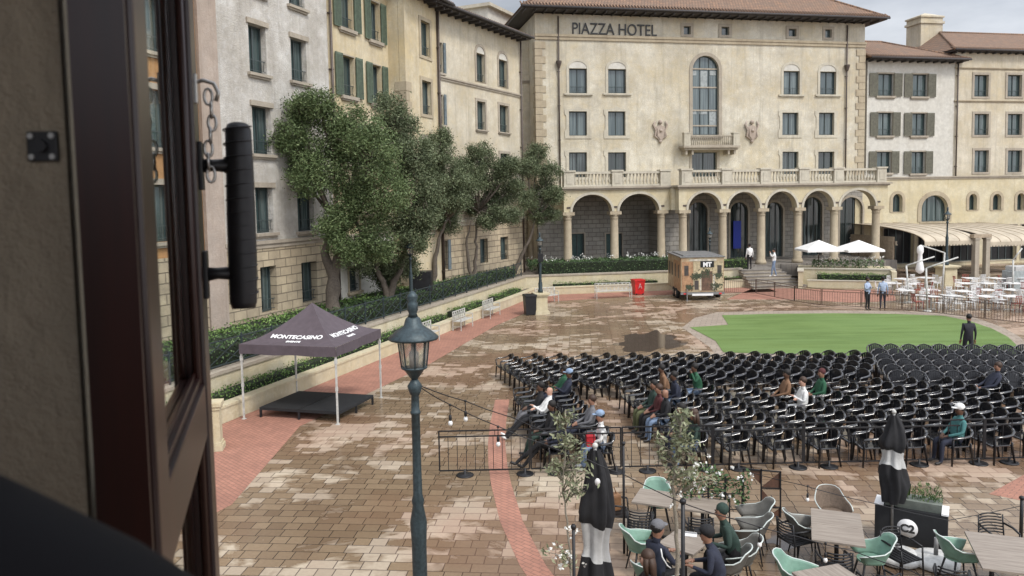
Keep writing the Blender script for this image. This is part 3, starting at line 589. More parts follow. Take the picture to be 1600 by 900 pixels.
# crests
for cx in (1031, 1174):
    a, b, z0, z1 = H.px(cx-11, cx+11, 189, 223); c = (a+b)/2; hh = z1-z0; q = MB(); q.cur = 0
    slab(q, [(c-.3, z0+hh*.25), (c, z0+.05), (c+.3, z0+hh*.25), (c+.36, z1-hh*.28), (c, z1-hh*.18), (c-.36, z1-hh*.28)], [], .14, -.14)
    slab(q, [(c-.24, z0+hh*.3), (c, z0+.18), (c+.24, z0+hh*.3), (c+.28, z1-hh*.34), (c-.28, z1-hh*.34)], [], .06, -.2)
    for s_ in (-1, 1): q.tube([(c+s_*.2, -.08, z0+.3), (c+s_*.46, -.1, z0+.5), (c+s_*.36, -.1, z0+hh*.55), (c+s_*.55, -.1, z1-.3), (c+s_*.42, -.08, z1-.02)], [.05, .09, .06, .1, .04], 6)
    q.ball((c, -.12, z1-.1), .17, 8); q.ball((c, -.1, z0+.1), .14, 8); q.ball((c, -.2, z0+hh*.55), .14, 8)
    q.build('crest', 'plaster_pink', H.root)
# balcony under the tall window
a, b, z0, z1 = H.px(1060, 1147, 209, 232); q = MB(); q.box(a, b, -1.0, .02, z0, z0+.16); q.box(a+.12, b-.12, -.85, .02, z0-.16, z0-.002)
for s_ in (a+.25, a+.75, b-.9, b-.4): q.box(s_, s_+.16, -.75, .02, z0-.5, z0-.162)
ba = q.build('balcony', 'trim_stone', H.root); q = MB()
for s_ in (a+.05, b-.55): q.box(s_, s_+.5, -.97, -.6, z0+.162, z1-.06); q.box(s_-.04, s_+.54, -1.0, -.56, z1-.058, z1+.02); q.box(s_+.14, s_+.36, -.985, -.96, z0+.35, z1-.2)
q.build('pedestal', 'trim_light', ba); q = MB(); q.box(a+.56, b-.56, -.9, -.75, z0+.162, z0+.22); q.box(a+.56, b-.56, -.9, -.75, z1-.28, z1-.2)
x = a+.7
while x < b-.65: q.tube([(x, -.82, z0+.2), (x, -.82, z1-.22)], .03, 6); x += .16
q.build('railing', 'trim_stone', ba)
# arcade: left part set back from the right part
def arcade(cols, peds, d, spx0, spx1, endcap, zcap_py, last):
    Y = -d; cs = [H.P.uv(c, 370, Y)[0] for c in cols]; x0 = H.P.uv(spx0, 300, Y)[0]; x1 = H.P.uv(spx1, 300, Y)[0]; zcap = 5.25; ztop = ZF-.25
    holes = []; open_ = [(x0, zcap)]
    # outline with arches cut from below
    poly = [(x0, ztop), (x0, zcap)]
    for a, b in zip(cs, cs[1:]):
        l, r = a+.27, b-.27; poly.append((l, zcap)); c = (l+r)/2; w_ = (r-l)/2; n = 16
        poly += [(c-w_*math.cos(math.pi*k/n), zcap+1.2*math.sin(math.pi*k/n)) for k in range(1, n)]; poly.append((r, zcap))
    poly += [(x1, zcap), (x1, ztop)]
    m = MB(); slab(m, poly, [], .6, Y-.3); ar = m.build('arcade_wall', 'plaster_wallyellow', H.root)
    m = MB()
    for a, b in zip(cs, cs[1:]):
        l, r = a+.27, b-.27; c = (l+r)/2; w_ = (r-l)/2; n = 18
        o = [(c+(w_+.17)*math.cos(math.pi*k/n), zcap+.003+(1.37)*math.sin(math.pi*k/n)) for k in range(n+1)]+[(c-(w_-.0)*math.cos(math.pi*k/n), zcap+.003+1.2*math.sin(math.pi*k/n)) for k in range(n+1)]
        slab(m, o, [], .1, Y-.36)
    m.build('arch_moulding', 'trim_light', ar)
    for i, c in enumerate(cs):
        m = MB(); yb = Y; zb = 1.2
        m.lathe([(.40, zb), (.40, zb+.18), (.36, zb+.24), (.34, zb+.3), (.30, zb+.36), (.27, 4.62), (.27, 4.72), (.31, 4.76), (.28, 4.82), (.30, 4.9), (.38, 5.02)], 18, (c, yb, 0)); m.box(c-.42, c+.42, yb-.38, yb+.38, 5.02, 5.245); m.box(c-.42, c+.42, yb-.42, yb+.42, zb-.3, zb-.002)
        m.build('column', 'quoin_stone', H.root)
        m = MB(); m.box(c-.12, c+.12, Y-.34, Y-.29, zcap+.25, zcap+.37); m.build('vent', 'pipe_dark', H.root)
    m = MB(); m.box(x0-.1, x1+.1, Y-.42, Y+.3, ztop+.002, ztop+.12); m.box(x0-.2, x1+.2, Y-.55, Y+.3, ztop+.122, ztop+.25); m.build('cornice', 'trim_stone', H.root)
    ps = [H.P.uv(c, 275, Y-.2)[0] for c in peds]; z0 = ZF+.002; z1 = ZF+1.02
    for c in ps: m = MB(); m.box(c-.38, c+.38, Y-.44, Y+.06, z0, z1); m.box(c-.45, c+.45, Y-.5, Y+.12, z1+.001, z1+.12); m.box(c-.2, c+.2, Y-.465, Y-.43, z0+.2, z1-.2); m.build('pedestal', 'trim_light', H.root)
    for a, b in zip(ps, ps[1:]):
        m = MB(); l, r = a+.39, b-.39; m.box(l, r, Y-.34, Y-.04, z0+.01, z0+.14); m.box(l, r, Y-.38, Y, z1-.14, z1+.02)
        n = max(2, int((r-l)/.24)); 
        for i in range(n):
            c = l+(r-l)*(i+.5)/n; m.lathe([(.07, z0+.14), (.05, z0+.2), (.09, z0+.33), (.085, z0+.4), (.045, z0+.6), (.045, z0+.68), (.07, z1-.18), (.07, z1-.14)], 8, (c, Y-.19, 0))
        m.build('balustrade', 'trim_light', H.root)
    return x0, x1
xl0, xl1 = arcade([887, 960, 1033], [888, 963, 1038], 3.6, 879, 1045, True, 330, 1033)
xr0, xr1 = arcade([1067, 1129, 1189, 1246, 1303, 1368], [1071, 1134, 1194, 1254, 1308, 1375], 4.6, 1058, 1383, True, 326, 1368)
m = MB(); m.box(xl0+.05, xl1, -3.3, -.01, ZF-.2, ZF); m.box(xl1+.02, xr1-.05, -4.3, -.01, ZF-.2, ZF); m.box(xl0+.05, xl0+.55, -3.29, -.02, 5.3, ZF-.22); m.box(xl1-.1, xr0+.5, -4.29, -3.0, 5.26, ZF-.22); m.build('terrace_slab', 'plaster_wallyellow', H.root)
m = MB(); c = H.P.uv(1050, 380, -3.0)[0]; m.box(c-.62, c+.62, -3.2, -.02, 1.2, 5.24); m.build('pier', 'block_grey', H.root)
# terrace floor under and in front of the arcade
fl = MB(); pts = [PH.w(-1.5, -3.9), PH.w(xr0, -5.2), PH.w(xr1+.5, -5.4), PH.w(xr1+.5, 0), PH.w(-1.5, 0)]
fl.prism([(p.x, p.y) for p in pts], .3, ZT+.05); tag(fl.build('terrace_floor', 'deck_tile'), kind='structure')
# ------------------------------------------------------------------ right hand buildings
PF = Plane(1352, 62.9, R(11.7), 300); sF1 = PF.uv(1490, 200)[0]; sG1 = PF.uv(1760, 200)[0]; zg = PF.uv(1450, 280)[1]
F_ = Bld('apartment_building', 'white plaster building with olive shutters and tiled roof, right of the hotel', PF, .03, sF1, [(zg+.002, 16.9, 'plaster_pale', 0)], 9)
for x0, x1, t, b in [(1371, 1396, 115, 150), (1425, 1449, 116, 151), (1371, 1394, 176, 212), (1424, 1447, 177, 212), (1369, 1392, 237, 270), (1423, 1445, 237, 271)]:
    F_.win(x0, x1, t, b, trim=.1, sill=.14, sillw=.15, shut='LR', shutmat='olive_shutter')
F_.finish(); F_.roof(17.05, 2.3, .8, False, True, run=4.4)
Gb = Bld('apartment_building', 'cream building at the far right with framed windows and a big square chimney', PF, sF1+.03, sG1, [(zg+.002, 17.7, 'plaster_wing', 0)], 13)
for x0, x1 in [(1522, 1544), (1574, 1596), (1627, 1649), (1680, 1702)]:
    for t, b in [(117, 151), (178, 211), (235, 269)]: Gb.win(x0, x1, t, b, trim=.2, trimmat='trim_stone', sill=0)
Gb.finish(); Gb.course(PF.uv(1550, 160)[1], .15, .06, 'quoin_stone'); Gb.course(PF.uv(1550, 109)[1], .15, .05, 'quoin_stone'); Gb.roof(17.9, 2.9, .5, True, False, run=4.5); Gb.pipe(sF1+.2, zg, 17)
a, b, z0, z1 = Gb.px(1439, 1473, 27, 62, 6.5); m = MB(); m.box(a, b, 6.5, 8.4, 17, z1); m.box(a-.12, b+.12, 6.38, 8.52, z1-.55, z1-.35); m.box(a-.1, b+.1, 6.4, 8.5, z1+.002, z1+.14)
m.add([(a-.1, 6.4, z1+.14), (b+.1, 6.4, z1+.14), (b+.1, 8.5, z1+.14), (a-.1, 8.5, z1+.14), ((a+b)/2, 7.45, z1+.6)], [(0, 1, 4), (1, 2, 4), (2, 3, 4), (3, 0, 4)])
m.build('chimney', 'plaster_wing', Gb.root)
Q = Bld('restaurant_building', 'yellow ground floor with small arched windows above the beige awnings', PF, -1.0, sG1, [(0, zg, 'plaster_wallyellow', .12)], 9)
for x0, x1, t, b in [(1393, 1408, 303, 331), (1512, 1524, 303, 328), (1549, 1562, 303, 328), (1587, 1598, 302, 328), (1625, 1637, 302, 328)]:
    a, b_, z0, z1 = Q.px(x0, x1, t, b); Q.winm(a, b_, z0, z1, arch=(b_-a)/2, trim=.26, trimmat='quoin_stone', sill=.05, bars=1, rail=False, proud=.17)
a, b_, z0, z1 = Q.px(1438, 1479, 305, 346); Q.winm(a, b_, z0, z1, arch=1.1, trim=.36, trimmat='quoin_stone', sill=.12, bars=2, rail=False, proud=.17)
for x0, x1 in [(1378, 1425), (1432, 1475), (1482, 1525), (1540, 1585), (1592, 1640), (1650, 1700)]:
    a, b_, z0, z1 = Q.px(x0, x1, 392, 430); Q.winm(a, b_, .3, 3.3, trim=.06, sill=0, bars=3, rail=False, glass='shade_dark', proud=.17)  # near-black panes paint the deep shade under the awnings as colour
Q.finish(); Q.course(zg, .22, .2, 'trim_stone')
def awning(px0, px1, d, pyt, pyb, label, domed=False):      # quarter barrel awning
    s0, s1 = max(PF.uv(px0, 360, -d)[0], PF.uv(1386, 360, -4.6)[0]), PF.uv(px1, 360, -d)[0]
    if d < 6: s1 = PF.uv(1443, 360, -8.2)[0]-.02
    zt = PF.uv((px0+px1)/2, pyt, -.2)[1]; zb = PF.uv((px0+px1)/2, pyb, -d)[1]
    t = thing('awning', label, 'awning', PF.w(s0, 0, 0), PF.a, 'beige awnings of the restaurant'); W_ = s1-s0; n = 12; nb = max(6, int(W_/.45)); V = []; m = MB(); rows = []
    for i in range(nb+1):
        u = i/nb; x = W_*u; e = 1.0
        if domed: e = min(1, math.sin(min(1, u*W_/1.6)*math.pi/2)**.6+.001)*min(1, math.sin(min(1, (1-u)*W_/1.6)*math.pi/2)**.6+.001)
        for k in range(n+1):
            th = math.pi/2*k/n; V.append((x, -(d*e)*math.sin(th)-.13, zb+.02+(zt-zb)*math.cos(th)*e))
    m.add(V, [(i*(n+1)+k, (i+1)*(n+1)+k, (i+1)*(n+1)+k+1, i*(n+1)+k+1) for i in range(nb) for k in range(n)], True); m.build('canopy', 'awning_cloth', t)
    r = MB()
    for i in range(0, nb+1, 2): r.tube([V[i*(n+1)+k] for k in range(n+1)], .035, 5)
    r.build('rib', 'awning_rib', t); v = MB(); v.box(.0, W_, -d-.15, -d-.12, zb-.22, zb+.03)
    x = 0
    while x < W_-.1: v.prism([(0, 0), (0, 0), (0, 0)], 0, 0) if False else v.box(x+.02, x+.2, -d-.149, -d-.121, zb-.30, zb-.221); x += .26
    v.build('valance', 'awning_cloth', t)
awning(1366, 1443, 5.4, 346, 377, 'left beige barrel awning of the restaurant, nearest the hotel arcade', True)
awning(1443, 1525, 8.2, 346, 377, 'middle beige barrel awning of the restaurant, left of the grey posts', False)
awning(1545, 1660, 8.2, 346, 377, 'right beige barrel awning of the restaurant, cut by the photo edge', False)
for i, px in enumerate((1524, 1541)):
    c = PF.w(PF.uv(px, 400, -8.4)[0], -8.4); m = MB(); m.box(-.17, .17, -.17, .17, 0, 2.72); m.box(-.22, .22, -.22, .22, 2.721, 2.85); m.box(-.2, .2, -.2, .2, 0.001, .25)
    o = m.build('pillar', 'trim_stone', None, c, PF.a); tag(o, ['tall grey square pillar, left one of the pair between the awnings', 'tall grey square pillar, right one of the pair between the awnings'][i], 'pillar', 'pillars between the awnings')
c = PF.w(PF.uv(1532, 385, -8.4)[0], -8.4); m = MB(); m.box(-.75, .75, -.2, .2, 2.86, 3.1); tag(m.build('beam', 'awning_rib', None, c, PF.a), 'short beige beam lying across the two grey pillars', 'beam')
c = PF.w(PF.uv(1386, 360, -4.6)[0]+.12, -5.2); m = MB(); m.box(-.08, .08, 0, 5.0, 0, 2.9); tag(m.build('screen_wall', 'awning_rib', None, c, PF.a), 'brown side screen closing the left end under the awning', 'screen')
# planter terrace with parasols right of the steps
p = [G(1246, 452), G(1262, 447), G(1400, 452), G(1400, 452)+Vector((.8, 4.5, 0)), G(1246, 452)+Vector((0, 5.2, 0))]
SP = G(1262, 449); SQ = G(1402, 452)
d = (SQ-SP).normalized(); n = Vector((-d.y, d.x, 0)); ang = math.atan2(d.y, d.x); Ln = (SQ-SP).length
rt = thing('raised_planter', 'stepped yellow planter wall right of the steps, below the white parasols', 'planter', SP, ang)
m = MB(); m.box(0, Ln, 0, .3, 0, .45); m.box(-.6, Ln, 1.3, 1.6, 0, 1.1); m.box(-.6, -.3, -.6, 4.6, 0, 1.1); m.box(Ln-.3, Ln, .3, 4.6, 0, 1.1); m.box(-.3, Ln-.3, 1.6, 4.6, 0, 1.08); m.build('wall', 'plaster_wallyellow', rt)
m = MB(); m.box(-.65, Ln+.03, 1.25, 1.65, 1.102, 1.18); m.box(-.03, Ln+.03, -.03, .33, .452, .5); m.box(-.65, -.25, -.65, 1.24, 1.102, 1.18); m.build('coping', 'trim_light', rt)
hedge('low_hedge', 'clipped low hedge in the stepped planter right of the steps', [SP+d*.6+n*.45, SP+d*(Ln-.4)+n*.45], .7, .35, .85, 150, .09, 'hedge_leaf')
fb = flower_bed([SP+d*.3+n*1.9, SP+d*(Ln-.6)+n*1.9], .8, 1.1, .6, 'green strappy plants along the terrace under the white parasols')
# steps
st = thing('steps', 'six wide dark stone steps rising from the plaza to the arcade', 'steps', G(1181, 452), R(8)); m = MB(); wd = (G(1262, 452)-G(1181, 452)).length
for k in range(6): m.box(-.2, wd-k*.17+.3, k*.36, 4.5, k*.185, (k+1)*.185-.045)
m.build('riser', 'trim_stone', st); m = MB()
for k in range(6): m.box(-.2, wd-k*.17+.33, k*.36-.04, k*.36+.42 if k < 5 else 4.5, (k+1)*.185-.043, (k+1)*.185)
m.build('tread', 'deck_tile', st)
# ================================================================== TREES
def tree(label, base, Y, stems, blobs, leaf='olive_leaf', lsize=.12, dens=1.0, barkm='bark', tr=.2, name='olive_tree'):
    t = thing(name, label, 'tree', base); k = Y/FPX; B = []
    for (px, py, r) in blobs: p = AT(px, py, Y); B.append((Vector((p.x, p.y+random.uniform(-.9, .9), p.z)), r*k))
    m = MB()
    for s in stems:      # px points of a stem from the ground up
        pts = [Vector(base)+Vector((0, 0, -.1))]+[AT(px, py, Y) for px, py in s]; fine = []
        for a, b in zip(pts, pts[1:]):
            for i in range(4): fine.append(a.lerp(b, i/4)+Vector((random.gauss(0, .03), random.gauss(0, .03), 0)))
        fine.append(pts[-1]); n = len(fine); m.tube(fine, [tr*(1-.65*i/(n-1))*(1.35 if i == 0 else 1) for i in range(n)], 9)
    m.build('trunk', barkm, t).location = -Vector(base)
    m = MB(); tips = [AT(*s[-1], Y) for s in stems]
    for c, r in B:
        s = min(tips, key=lambda q: (q-c).length); mid = s.lerp(c, .5)+Vector((random.gauss(0, .15), random.gauss(0, .15), -.15))
        m.tube([s, mid, c], [.085, .06, .03], 6)
        for _ in range(5):
            e = c+Vector((random.gauss(0, .5), random.gauss(0, .5), random.gauss(.1, .45)))*r; m.tube([mid.lerp(c, .5), e.lerp(c, .5)+Vector((0, 0, -.05)), e], [.035, .022, .01], 5)
    m.build('branch', barkm, t).location = -Vector(base)
    X = []
    for c, r in B:
        nc = int(44*dens*(r/1.3)**1.4)+9; d = RNG.normal(size=(nc, 3)); d /= np.linalg.norm(d, axis=1)[:, None]; cc = np.array(c)+d*(r*(.35+.62*RNG.random(nc)**.6))[:, None]*np.array([1, 1, .92])
        X.append(np.repeat(cc, 115, 0)+RNG.normal(0, 1, (nc*115, 3))*np.array([.235, .235, .19])*max(.75, r/1.3))
    X = np.concatenate(X); f = leaves('crown', X, lsize, leaf, t, .3); f.location = -Vector(base); return t
b = G(519, 491, 1.5); tree('biggest olive tree with a thick leaning trunk, behind the dark canopy tent', b, b.y, [[(522, 440), (508, 395), (520, 340)], [(519, 440), (530, 390), (548, 330)]],
     [(474, 178, 30), (462, 215, 30), (470, 255, 32), (505, 165, 30), (520, 215, 44), (560, 205, 42), (500, 270, 42), (545, 275, 48), (590, 235, 42), (565, 330, 44), (605, 300, 44), (525, 350, 30), (590, 385, 32), (455, 250, 22), (545, 388, 24)], 'olive_leaf_bright', .12, 1.2, tr=.3)
b = G(608, 471, 1.5); tree('olive tree with a dark forked trunk, just right of the biggest olive tree', b, b.y, [[(600, 445), (588, 420), (592, 390)], [(615, 440), (628, 418), (632, 385)]],
     [(612, 175, 28), (630, 205, 30), (622, 250, 42), (655, 245, 34), (660, 295, 40), (628, 345, 38), (610, 400, 28), (650, 375, 26), (632, 420, 20), (580, 415, 24), (600, 438, 18), (668, 340, 26), (560, 400, 20)], 'olive_leaf', .12, 1.25, tr=.2)
b = G(677, 447, 1.5); tree('olive tree with pale twin stems, in the middle of the row', b, b.y, [[(668, 420), (662, 390), (672, 360)], [(680, 410), (684, 375), (700, 340)]],
     [(685, 240, 26), (672, 280, 30), (705, 275, 28), (695, 320, 28), (668, 325, 26), (715, 315, 20), (700, 350, 16), (725, 285, 18), (690, 215, 16)], 'olive_leaf', .12, 1.25, 'bark', .17)
b = G(740, 437, 1.5); tree('slender double stemmed olive tree, second from the right of the row', b, b.y, [[(731, 410), (728, 380), (736, 345)], [(744, 400), (743, 370), (748, 330)]],
     [(752, 245, 22), (735, 280, 26), (765, 275, 28), (790, 262, 20), (765, 315, 22), (738, 320, 18), (790, 305, 22), (800, 335, 14), (715, 300, 14), (722, 262, 14), (780, 335, 15), (805, 290, 12), (758, 345, 14), (800, 258, 12)], 'olive_leaf', .12, 1.25, 'bark', .12)
b = G(803, 424, 1.45); tree('olive tree with a strongly leaning trunk and rounded drooping crown, right end of the row', b, b.y, [[(815, 400), (828, 372), (838, 340)]],
     [(840, 240, 18), (824, 262, 18), (856, 268, 20), (846, 300, 24), (824, 312, 17), (864, 306, 16), (842, 335, 16), (862, 335, 12)], 'olive_leaf', .12, 1.3, 'bark', .16)
# ================================================================== LAMP POSTS
def lamp_post(label, base, z0, ztop, sc=1.0, name='street_lamp', pole_r=.05, detail=True):
    t = thing(name, label, 'street lamp', (base[0], base[1], z0)); h = ztop-z0; zl = h-1.0*sc      # lantern bottom
    m = MB(); q = 20 if detail else 10
    m.lathe([(pole_r*3.0, 0), (pole_r*3.0, .12), (pole_r*2.4, .2), (pole_r*2.5, .5), (pole_r*1.7, .62), (pole_r*1.9, .68), (pole_r*1.6, .75), (pole_r*1.75, min(1.6, h*.3)), (pole_r*1.75, min(2.25, h*.42)), (pole_r*2.0, min(2.5, h*.47)), (pole_r*1.25, min(2.75, h*.51)), (pole_r*1.5, min(2.8, h*.52)), (pole_r*1.1, min(2.9, h*.535)), (pole_r, h*.62), (pole_r, h*.72), (pole_r*1.2, h*.722), (pole_r*1.2, h*.727), (pole_r, h*.729), (pole_r*.9, zl-.22*sc), (pole_r*1.25, zl-.2*sc), (pole_r*1.75, zl-.11*sc), (pole_r*1.1, zl-.06*sc), (pole_r*.6, zl-.02*sc)], q)
    m.build('post', 'lamp_green', t)
    m = MB(); m.lathe([(.03, zl-.04*sc), (.06*sc, zl), (.115*sc, zl+.08*sc), (.152*sc, zl+.1*sc), (.152*sc, zl+.12*sc)], q)
    for k in range(8):
        a = 2*math.pi*k/8+.2; m.bar((.145*sc*math.cos(a), .145*sc*math.sin(a), zl+.11*sc), (.185*sc*math.cos(a), .185*sc*math.sin(a), zl+.47*sc), .014*sc)
    m.build('lantern_frame', 'lamp_green', t)
    m = MB(); m.lathe([(.138*sc, zl+.115*sc), (.176*sc, zl+.46*sc)], 8); m.build('lantern_glass', 'lamp_glass', t)
    m = MB(); m.lathe([(.05*sc, zl+.12*sc), (.055*sc, zl+.28*sc), (.03*sc, zl+.31*sc), (.03*sc, zl+.4*sc)], 10); m.build('bulb', 'steel_grey', t)
    m = MB(); m.lathe([(.2*sc, zl+.46*sc), (.285*sc, zl+.44*sc), (.29*sc, zl+.465*sc), (.2*sc, zl+.54*sc), (.11*sc, zl+.60*sc), (.085*sc, zl+.68*sc), (.06*sc, zl+.7*sc)], q); m.build('lantern_roof', 'lamp_green', t)
    m = MB(); m.lathe([(.06*sc, zl+.7*sc), (.045*sc, zl+.74*sc), (.062*sc, zl+.78*sc), (.062*sc, zl+.86*sc), (.05*sc, zl+.88*sc), (.068*sc, zl+.93*sc), (.055*sc, zl+.96*sc), (.015*sc, zl+1.0*sc)], q); m.build('finial', 'lamp_green', t)
    return t
p = AT(648, 600, 8.8); lamp_post('tall green ornate lamp post in the near foreground with a wide brimmed lantern', (p.x, p.y), 0, 5.17, 1.0)
NEARLAMP = Vector((p.x, p.y, 0))
k = AT(641, 400, 35.0); lamp_post('small green lamp post on the retaining wall, seen right above the nearest lantern', (k.x, k.y), 1.22, 4.6, .9, detail=False)
def pedestal(label, base, w, h, name='pedestal', mat='plaster_wallyellow'):
    t = thing(name, label, 'pedestal', base, R(11)); m = MB(); m.box(-w*.5, w*.5, -w*.5, w*.5, .22, h-.2, .0); m.build('shaft', mat, t)
    m = MB(); m.box(-w*.66, w*.66, -w*.66, w*.66, 0, .14); m.box(-w*.58, w*.58, -w*.58, w*.58, .142, .218); m.build('base', mat, t)
    m = MB(); m.box(-w*.58, w*.58, -w*.58, w*.58, h-.198, h-.12); m.box(-w*.68, w*.68, -w*.68, w*.68, h-.118, h, .02); m.build('cap', mat, t); return t
p = G(845, 490); pedestal('yellow stone pedestal at the wall corner, carrying a lamp post beside the black bin', p, .62, 1.15)
lamp_post('dark lamp post standing on the yellow corner pedestal', (p.x, p.y), 1.152, 4.4, .8, detail=False, pole_r=.045)
m = MB(); m.bevbox(-.14, .14, -.12, .12, -.22, .22, .02); q = m.build('loudspeaker', 'black_metal', None, (p.x+.02, p.y-.17, 3.05)); tag(q, 'black box loudspeaker fixed to the dark lamp post on the corner pedestal', 'loudspeaker')
p = AT(1109, 380, 50.6); lamp_post('dark lamp post standing behind the printed trailer', (p.x, p.y), 0, 4.15, .8, detail=False)
p = G(1478, 446); pedestal('yellow stone pedestal among the white restaurant tables, carrying a tall lamp', p, .9, 1.35)
lamp_post('tall lamp post on the yellow pedestal among the white restaurant tables', (p.x, p.y), 1.352, 5.2, .9, detail=False)
p = G(336, 702); p.z = 0; pedestal('small yellow baluster pedestal low in the near corner, beside the open window sash', p, .34, 1.25)
# bins
def bin_(name, label, loc, w, h, mat, lid):
    t = thing(name, label, 'bin', loc, R(12)); m = MB(); m.add([(-w*.42, -w*.42, .04), (w*.42, -w*.42, .04), (w*.42, w*.42, .04), (-w*.42, w*.42, .04), (-w/2, -w/2, h*.88), (w/2, -w/2, h*.88), (w/2, w/2, h*.88), (-w/2, w/2, h*.88)], [(0, 3, 2, 1), (4, 5, 6, 7), (0, 1, 5, 4), (1, 2, 6, 5), (2, 3, 7, 6), (3, 0, 4, 7)]); m.build('body', mat, t)
    m = MB(); m.bevbox(-w*.54, w*.54, -w*.54, w*.54, h*.882, h, .03); m.build('lid', lid, t); return t
bin_('litter_bin', 'tall black litter bin in front of the yellow corner pedestal', G(828, 492), .62, 1.12, 'black_metal', 'black_metal')
rb = bin_('litter_bin', 'bright red bin with a white mark standing against the far low wall', G(997, 460), .68, .98, 'red_paint', 'red_paint')
m = MB(); m.bar((-.1, -.36, .42), (0, -.37, .74), .035, .012); m.bar((.1, -.36, .42), (0, -.37, .74), .035, .012); m.bar((-.06, -.365, .52), (.06, -.365, .52), .03, .012); m.build('mark', 'print_white', rb)
m = MB()
for s_ in (-.22, .22): m.tube([(s_-.03, -.28, .05), (s_+.03, -.28, .05)], .06, 10)
m.build('wheel', 'tyre', rb)
for px, py, l in ((658, 437, 'left'), (652, 437, 'right')): pass
m = MB(); m.bevbox(-.5, .5, -.4, .4, 0, 1.25, .04); q = m.build('utility_box', 'black_metal', None, AT(660, 437, 38.5)*1.0); q.location.z = 1.45; tag(q, 'black utility cabinet behind the olive trees by the white ground floor wall', 'cabinet')
# benches
def bench(label, c, ang, L_=1.5, group='white iron benches'):
    t = thing('garden_bench', label, 'bench', c, ang, group); m = MB()
    for i in range(6): m.box(-L_/2, L_/2, -.02+i*.07, .03+i*.07, .44, .465)
    m.build('seat', 'white_metal', t); m = MB()
    m.bar((-L_/2, .42, .9), (L_/2, .42, .9), .035); m.bar((-L_/2, .41, .52), (L_/2, .41, .52), .025)
    n = int(L_/.25)
    for i in range(n):
        a, b_ = -L_/2+L_*i/n, -L_/2+L_*(i+1)/n; m.bar((a, .41, .52), (b_, .42, .9), .018); m.bar((b_, .41, .52), (a, .42, .9), .018); m.bar((b_, .41, .45), (b_, .42, .9), .022)
    m.build('backrest', 'white_metal', t)
    for s_ in (-1, 1):
        m = MB(); x = s_*(L_/2-.03); m.bar((x, .0, 0), (x, .0, .66), .035); m.bar((x, .42, 0), (x, .42, .9), .035); m.bar((x, -.02, .66), (x, .42, .66), .035); m.bar((x, 0, .2), (x, .42, .2), .02); m.build('leg_frame', 'white_metal', t)
def wallpt(px, d, k=0):      # point of the wall line seen at this column of the photo
    D, Nn, O = (WD, WN, WJ) if k == 0 else (KD, KN, WJ); o = O+Nn*d; r = (px-CX)/FPX; t = (r*o.y-o.x)/(D.x-r*D.y); return o+D*t
an = math.atan2(WD.y, WD.x)
for px, l in ((672, 'white iron garden bench seen just right of the nearest lantern, by the low wall'), (727, 'white iron garden bench, middle one of the three along the left wall'), (772, 'white iron garden bench along the left wall, nearest the black bin')):
    bench(l, wallpt(px, -.55), an)
bench('white iron garden bench right beside the corner pedestal', G(858, 474), R(35)); p = G(960, 466); bench('long white iron bench against the far low wall, left of the red bin', p, math.atan2(KD.y, KD.x), 2.3)
# ================================================================== CANOPY TENT AND STAGE
FL, FR, BR = G(375, 654), G(528, 663), G(602, 622); BLc = FL+BR-FR; ctr = (FL+BR)/2; ang = math.atan2((FR-FL).y, (FR-FL).x); S = 3.05
t = thing('canopy_tent', 'dark plum pop-up canopy tent with white lettering over the black platform', 'canopy tent', ctr, ang); hv = lambda v: 2.2+1.02*(min(v, S/2)/(S/2))**1.55
m = MB(); n = 10
for q in range(4):
    rm = Matrix.Rotation(q*math.pi/2, 3, 'Z'); V = []
    for j in range(n+1):
        v = S/2*j/n; hw = S/2-v
        for i in range(9): V.append(rm @ Vector((-hw+2*hw*i/8, -(S/2-v), hv(v)-.05*math.sin(math.pi*i/8)*math.sin(math.pi*j/n))))
    m.add(V, [(j*9+i, j*9+i+1, (j+1)*9+i+1, (j+1)*9+i) for j in range(n) for i in range(8)], True)
m.build('canopy', 'fabric_tent', t)
for q in range(4):
    m = MB(); V = []; rm = Matrix.Rotation(q*math.pi/2, 3, 'Z')
    for i in range(17):
        x = -S/2+S*i/16; o = .012*math.sin(i*.8); V += [rm @ Vector((x, -S/2-.004, 2.2)), rm @ Vector((x, -S/2-.01+o, 1.92+.01*math.sin(i*.9)))]
    m.add(V, [(2*i, 2*i+2, 2*i+3, 2*i+1) for i in range(16)]); m.build('valance', 'fabric_tent', t)
for sx in (-1, 1):
    for sy in (-1, 1):
        m = MB(); x, y = sx*(S/2-.04), sy*(S/2-.04); m.box(x-.022, x+.022, y-.022, y+.022, .02, 2.12); m.box(x-.05, x+.05, y-.05, y+.05, 0, .02); m.box(x-.03, x+.03, y-.03, y+.03, .95, 1.05); m.box(x-.035, x+.035, y-.035, y+.035, 1.72, 1.85); m.build('leg', 'white_metal', t)
def tenttext(body, size, q, v0, cx, stretch=1.0):
    o = text(body, size, 'print_white', t, 'lettering', (0, 0, 0), (0, 0, 0), .001, bold=.008); rm = Matrix.Rotation(q*math.pi/2, 3, 'Z')
    for v in o.data.vertices:
        x = v.co.x*stretch+cx; vv = v0+v.co.y*.85; v.co = rm @ Vector((x, -(S/2-vv), hv(vv)+.012+v.co.z-.04*math.sin(math.pi*min(1, max(0, (x+S/2-vv)/(S-2*vv+.01))))*math.sin(math.pi*vv/(S/2))))
tenttext('MONTECASINO', .24, 0, .42, .05, .95); tenttext('EVENTS', .13, 0, .24, .05); tenttext('MONTECASINO', .24, 1, .42, 0, .95); tenttext('EVENTS', .13, 1, .24, 0)
P1, P2, P3 = G(406, 652), G(530, 660), G(584, 632); P4 = P1+P3-P2; c = (P1+P3)/2; t = thing('stage_platform', 'low black stage platform on short legs under the canopy tent', 'stage', c); L4 = [p-c for p in (P1, P2, P3, P4)]
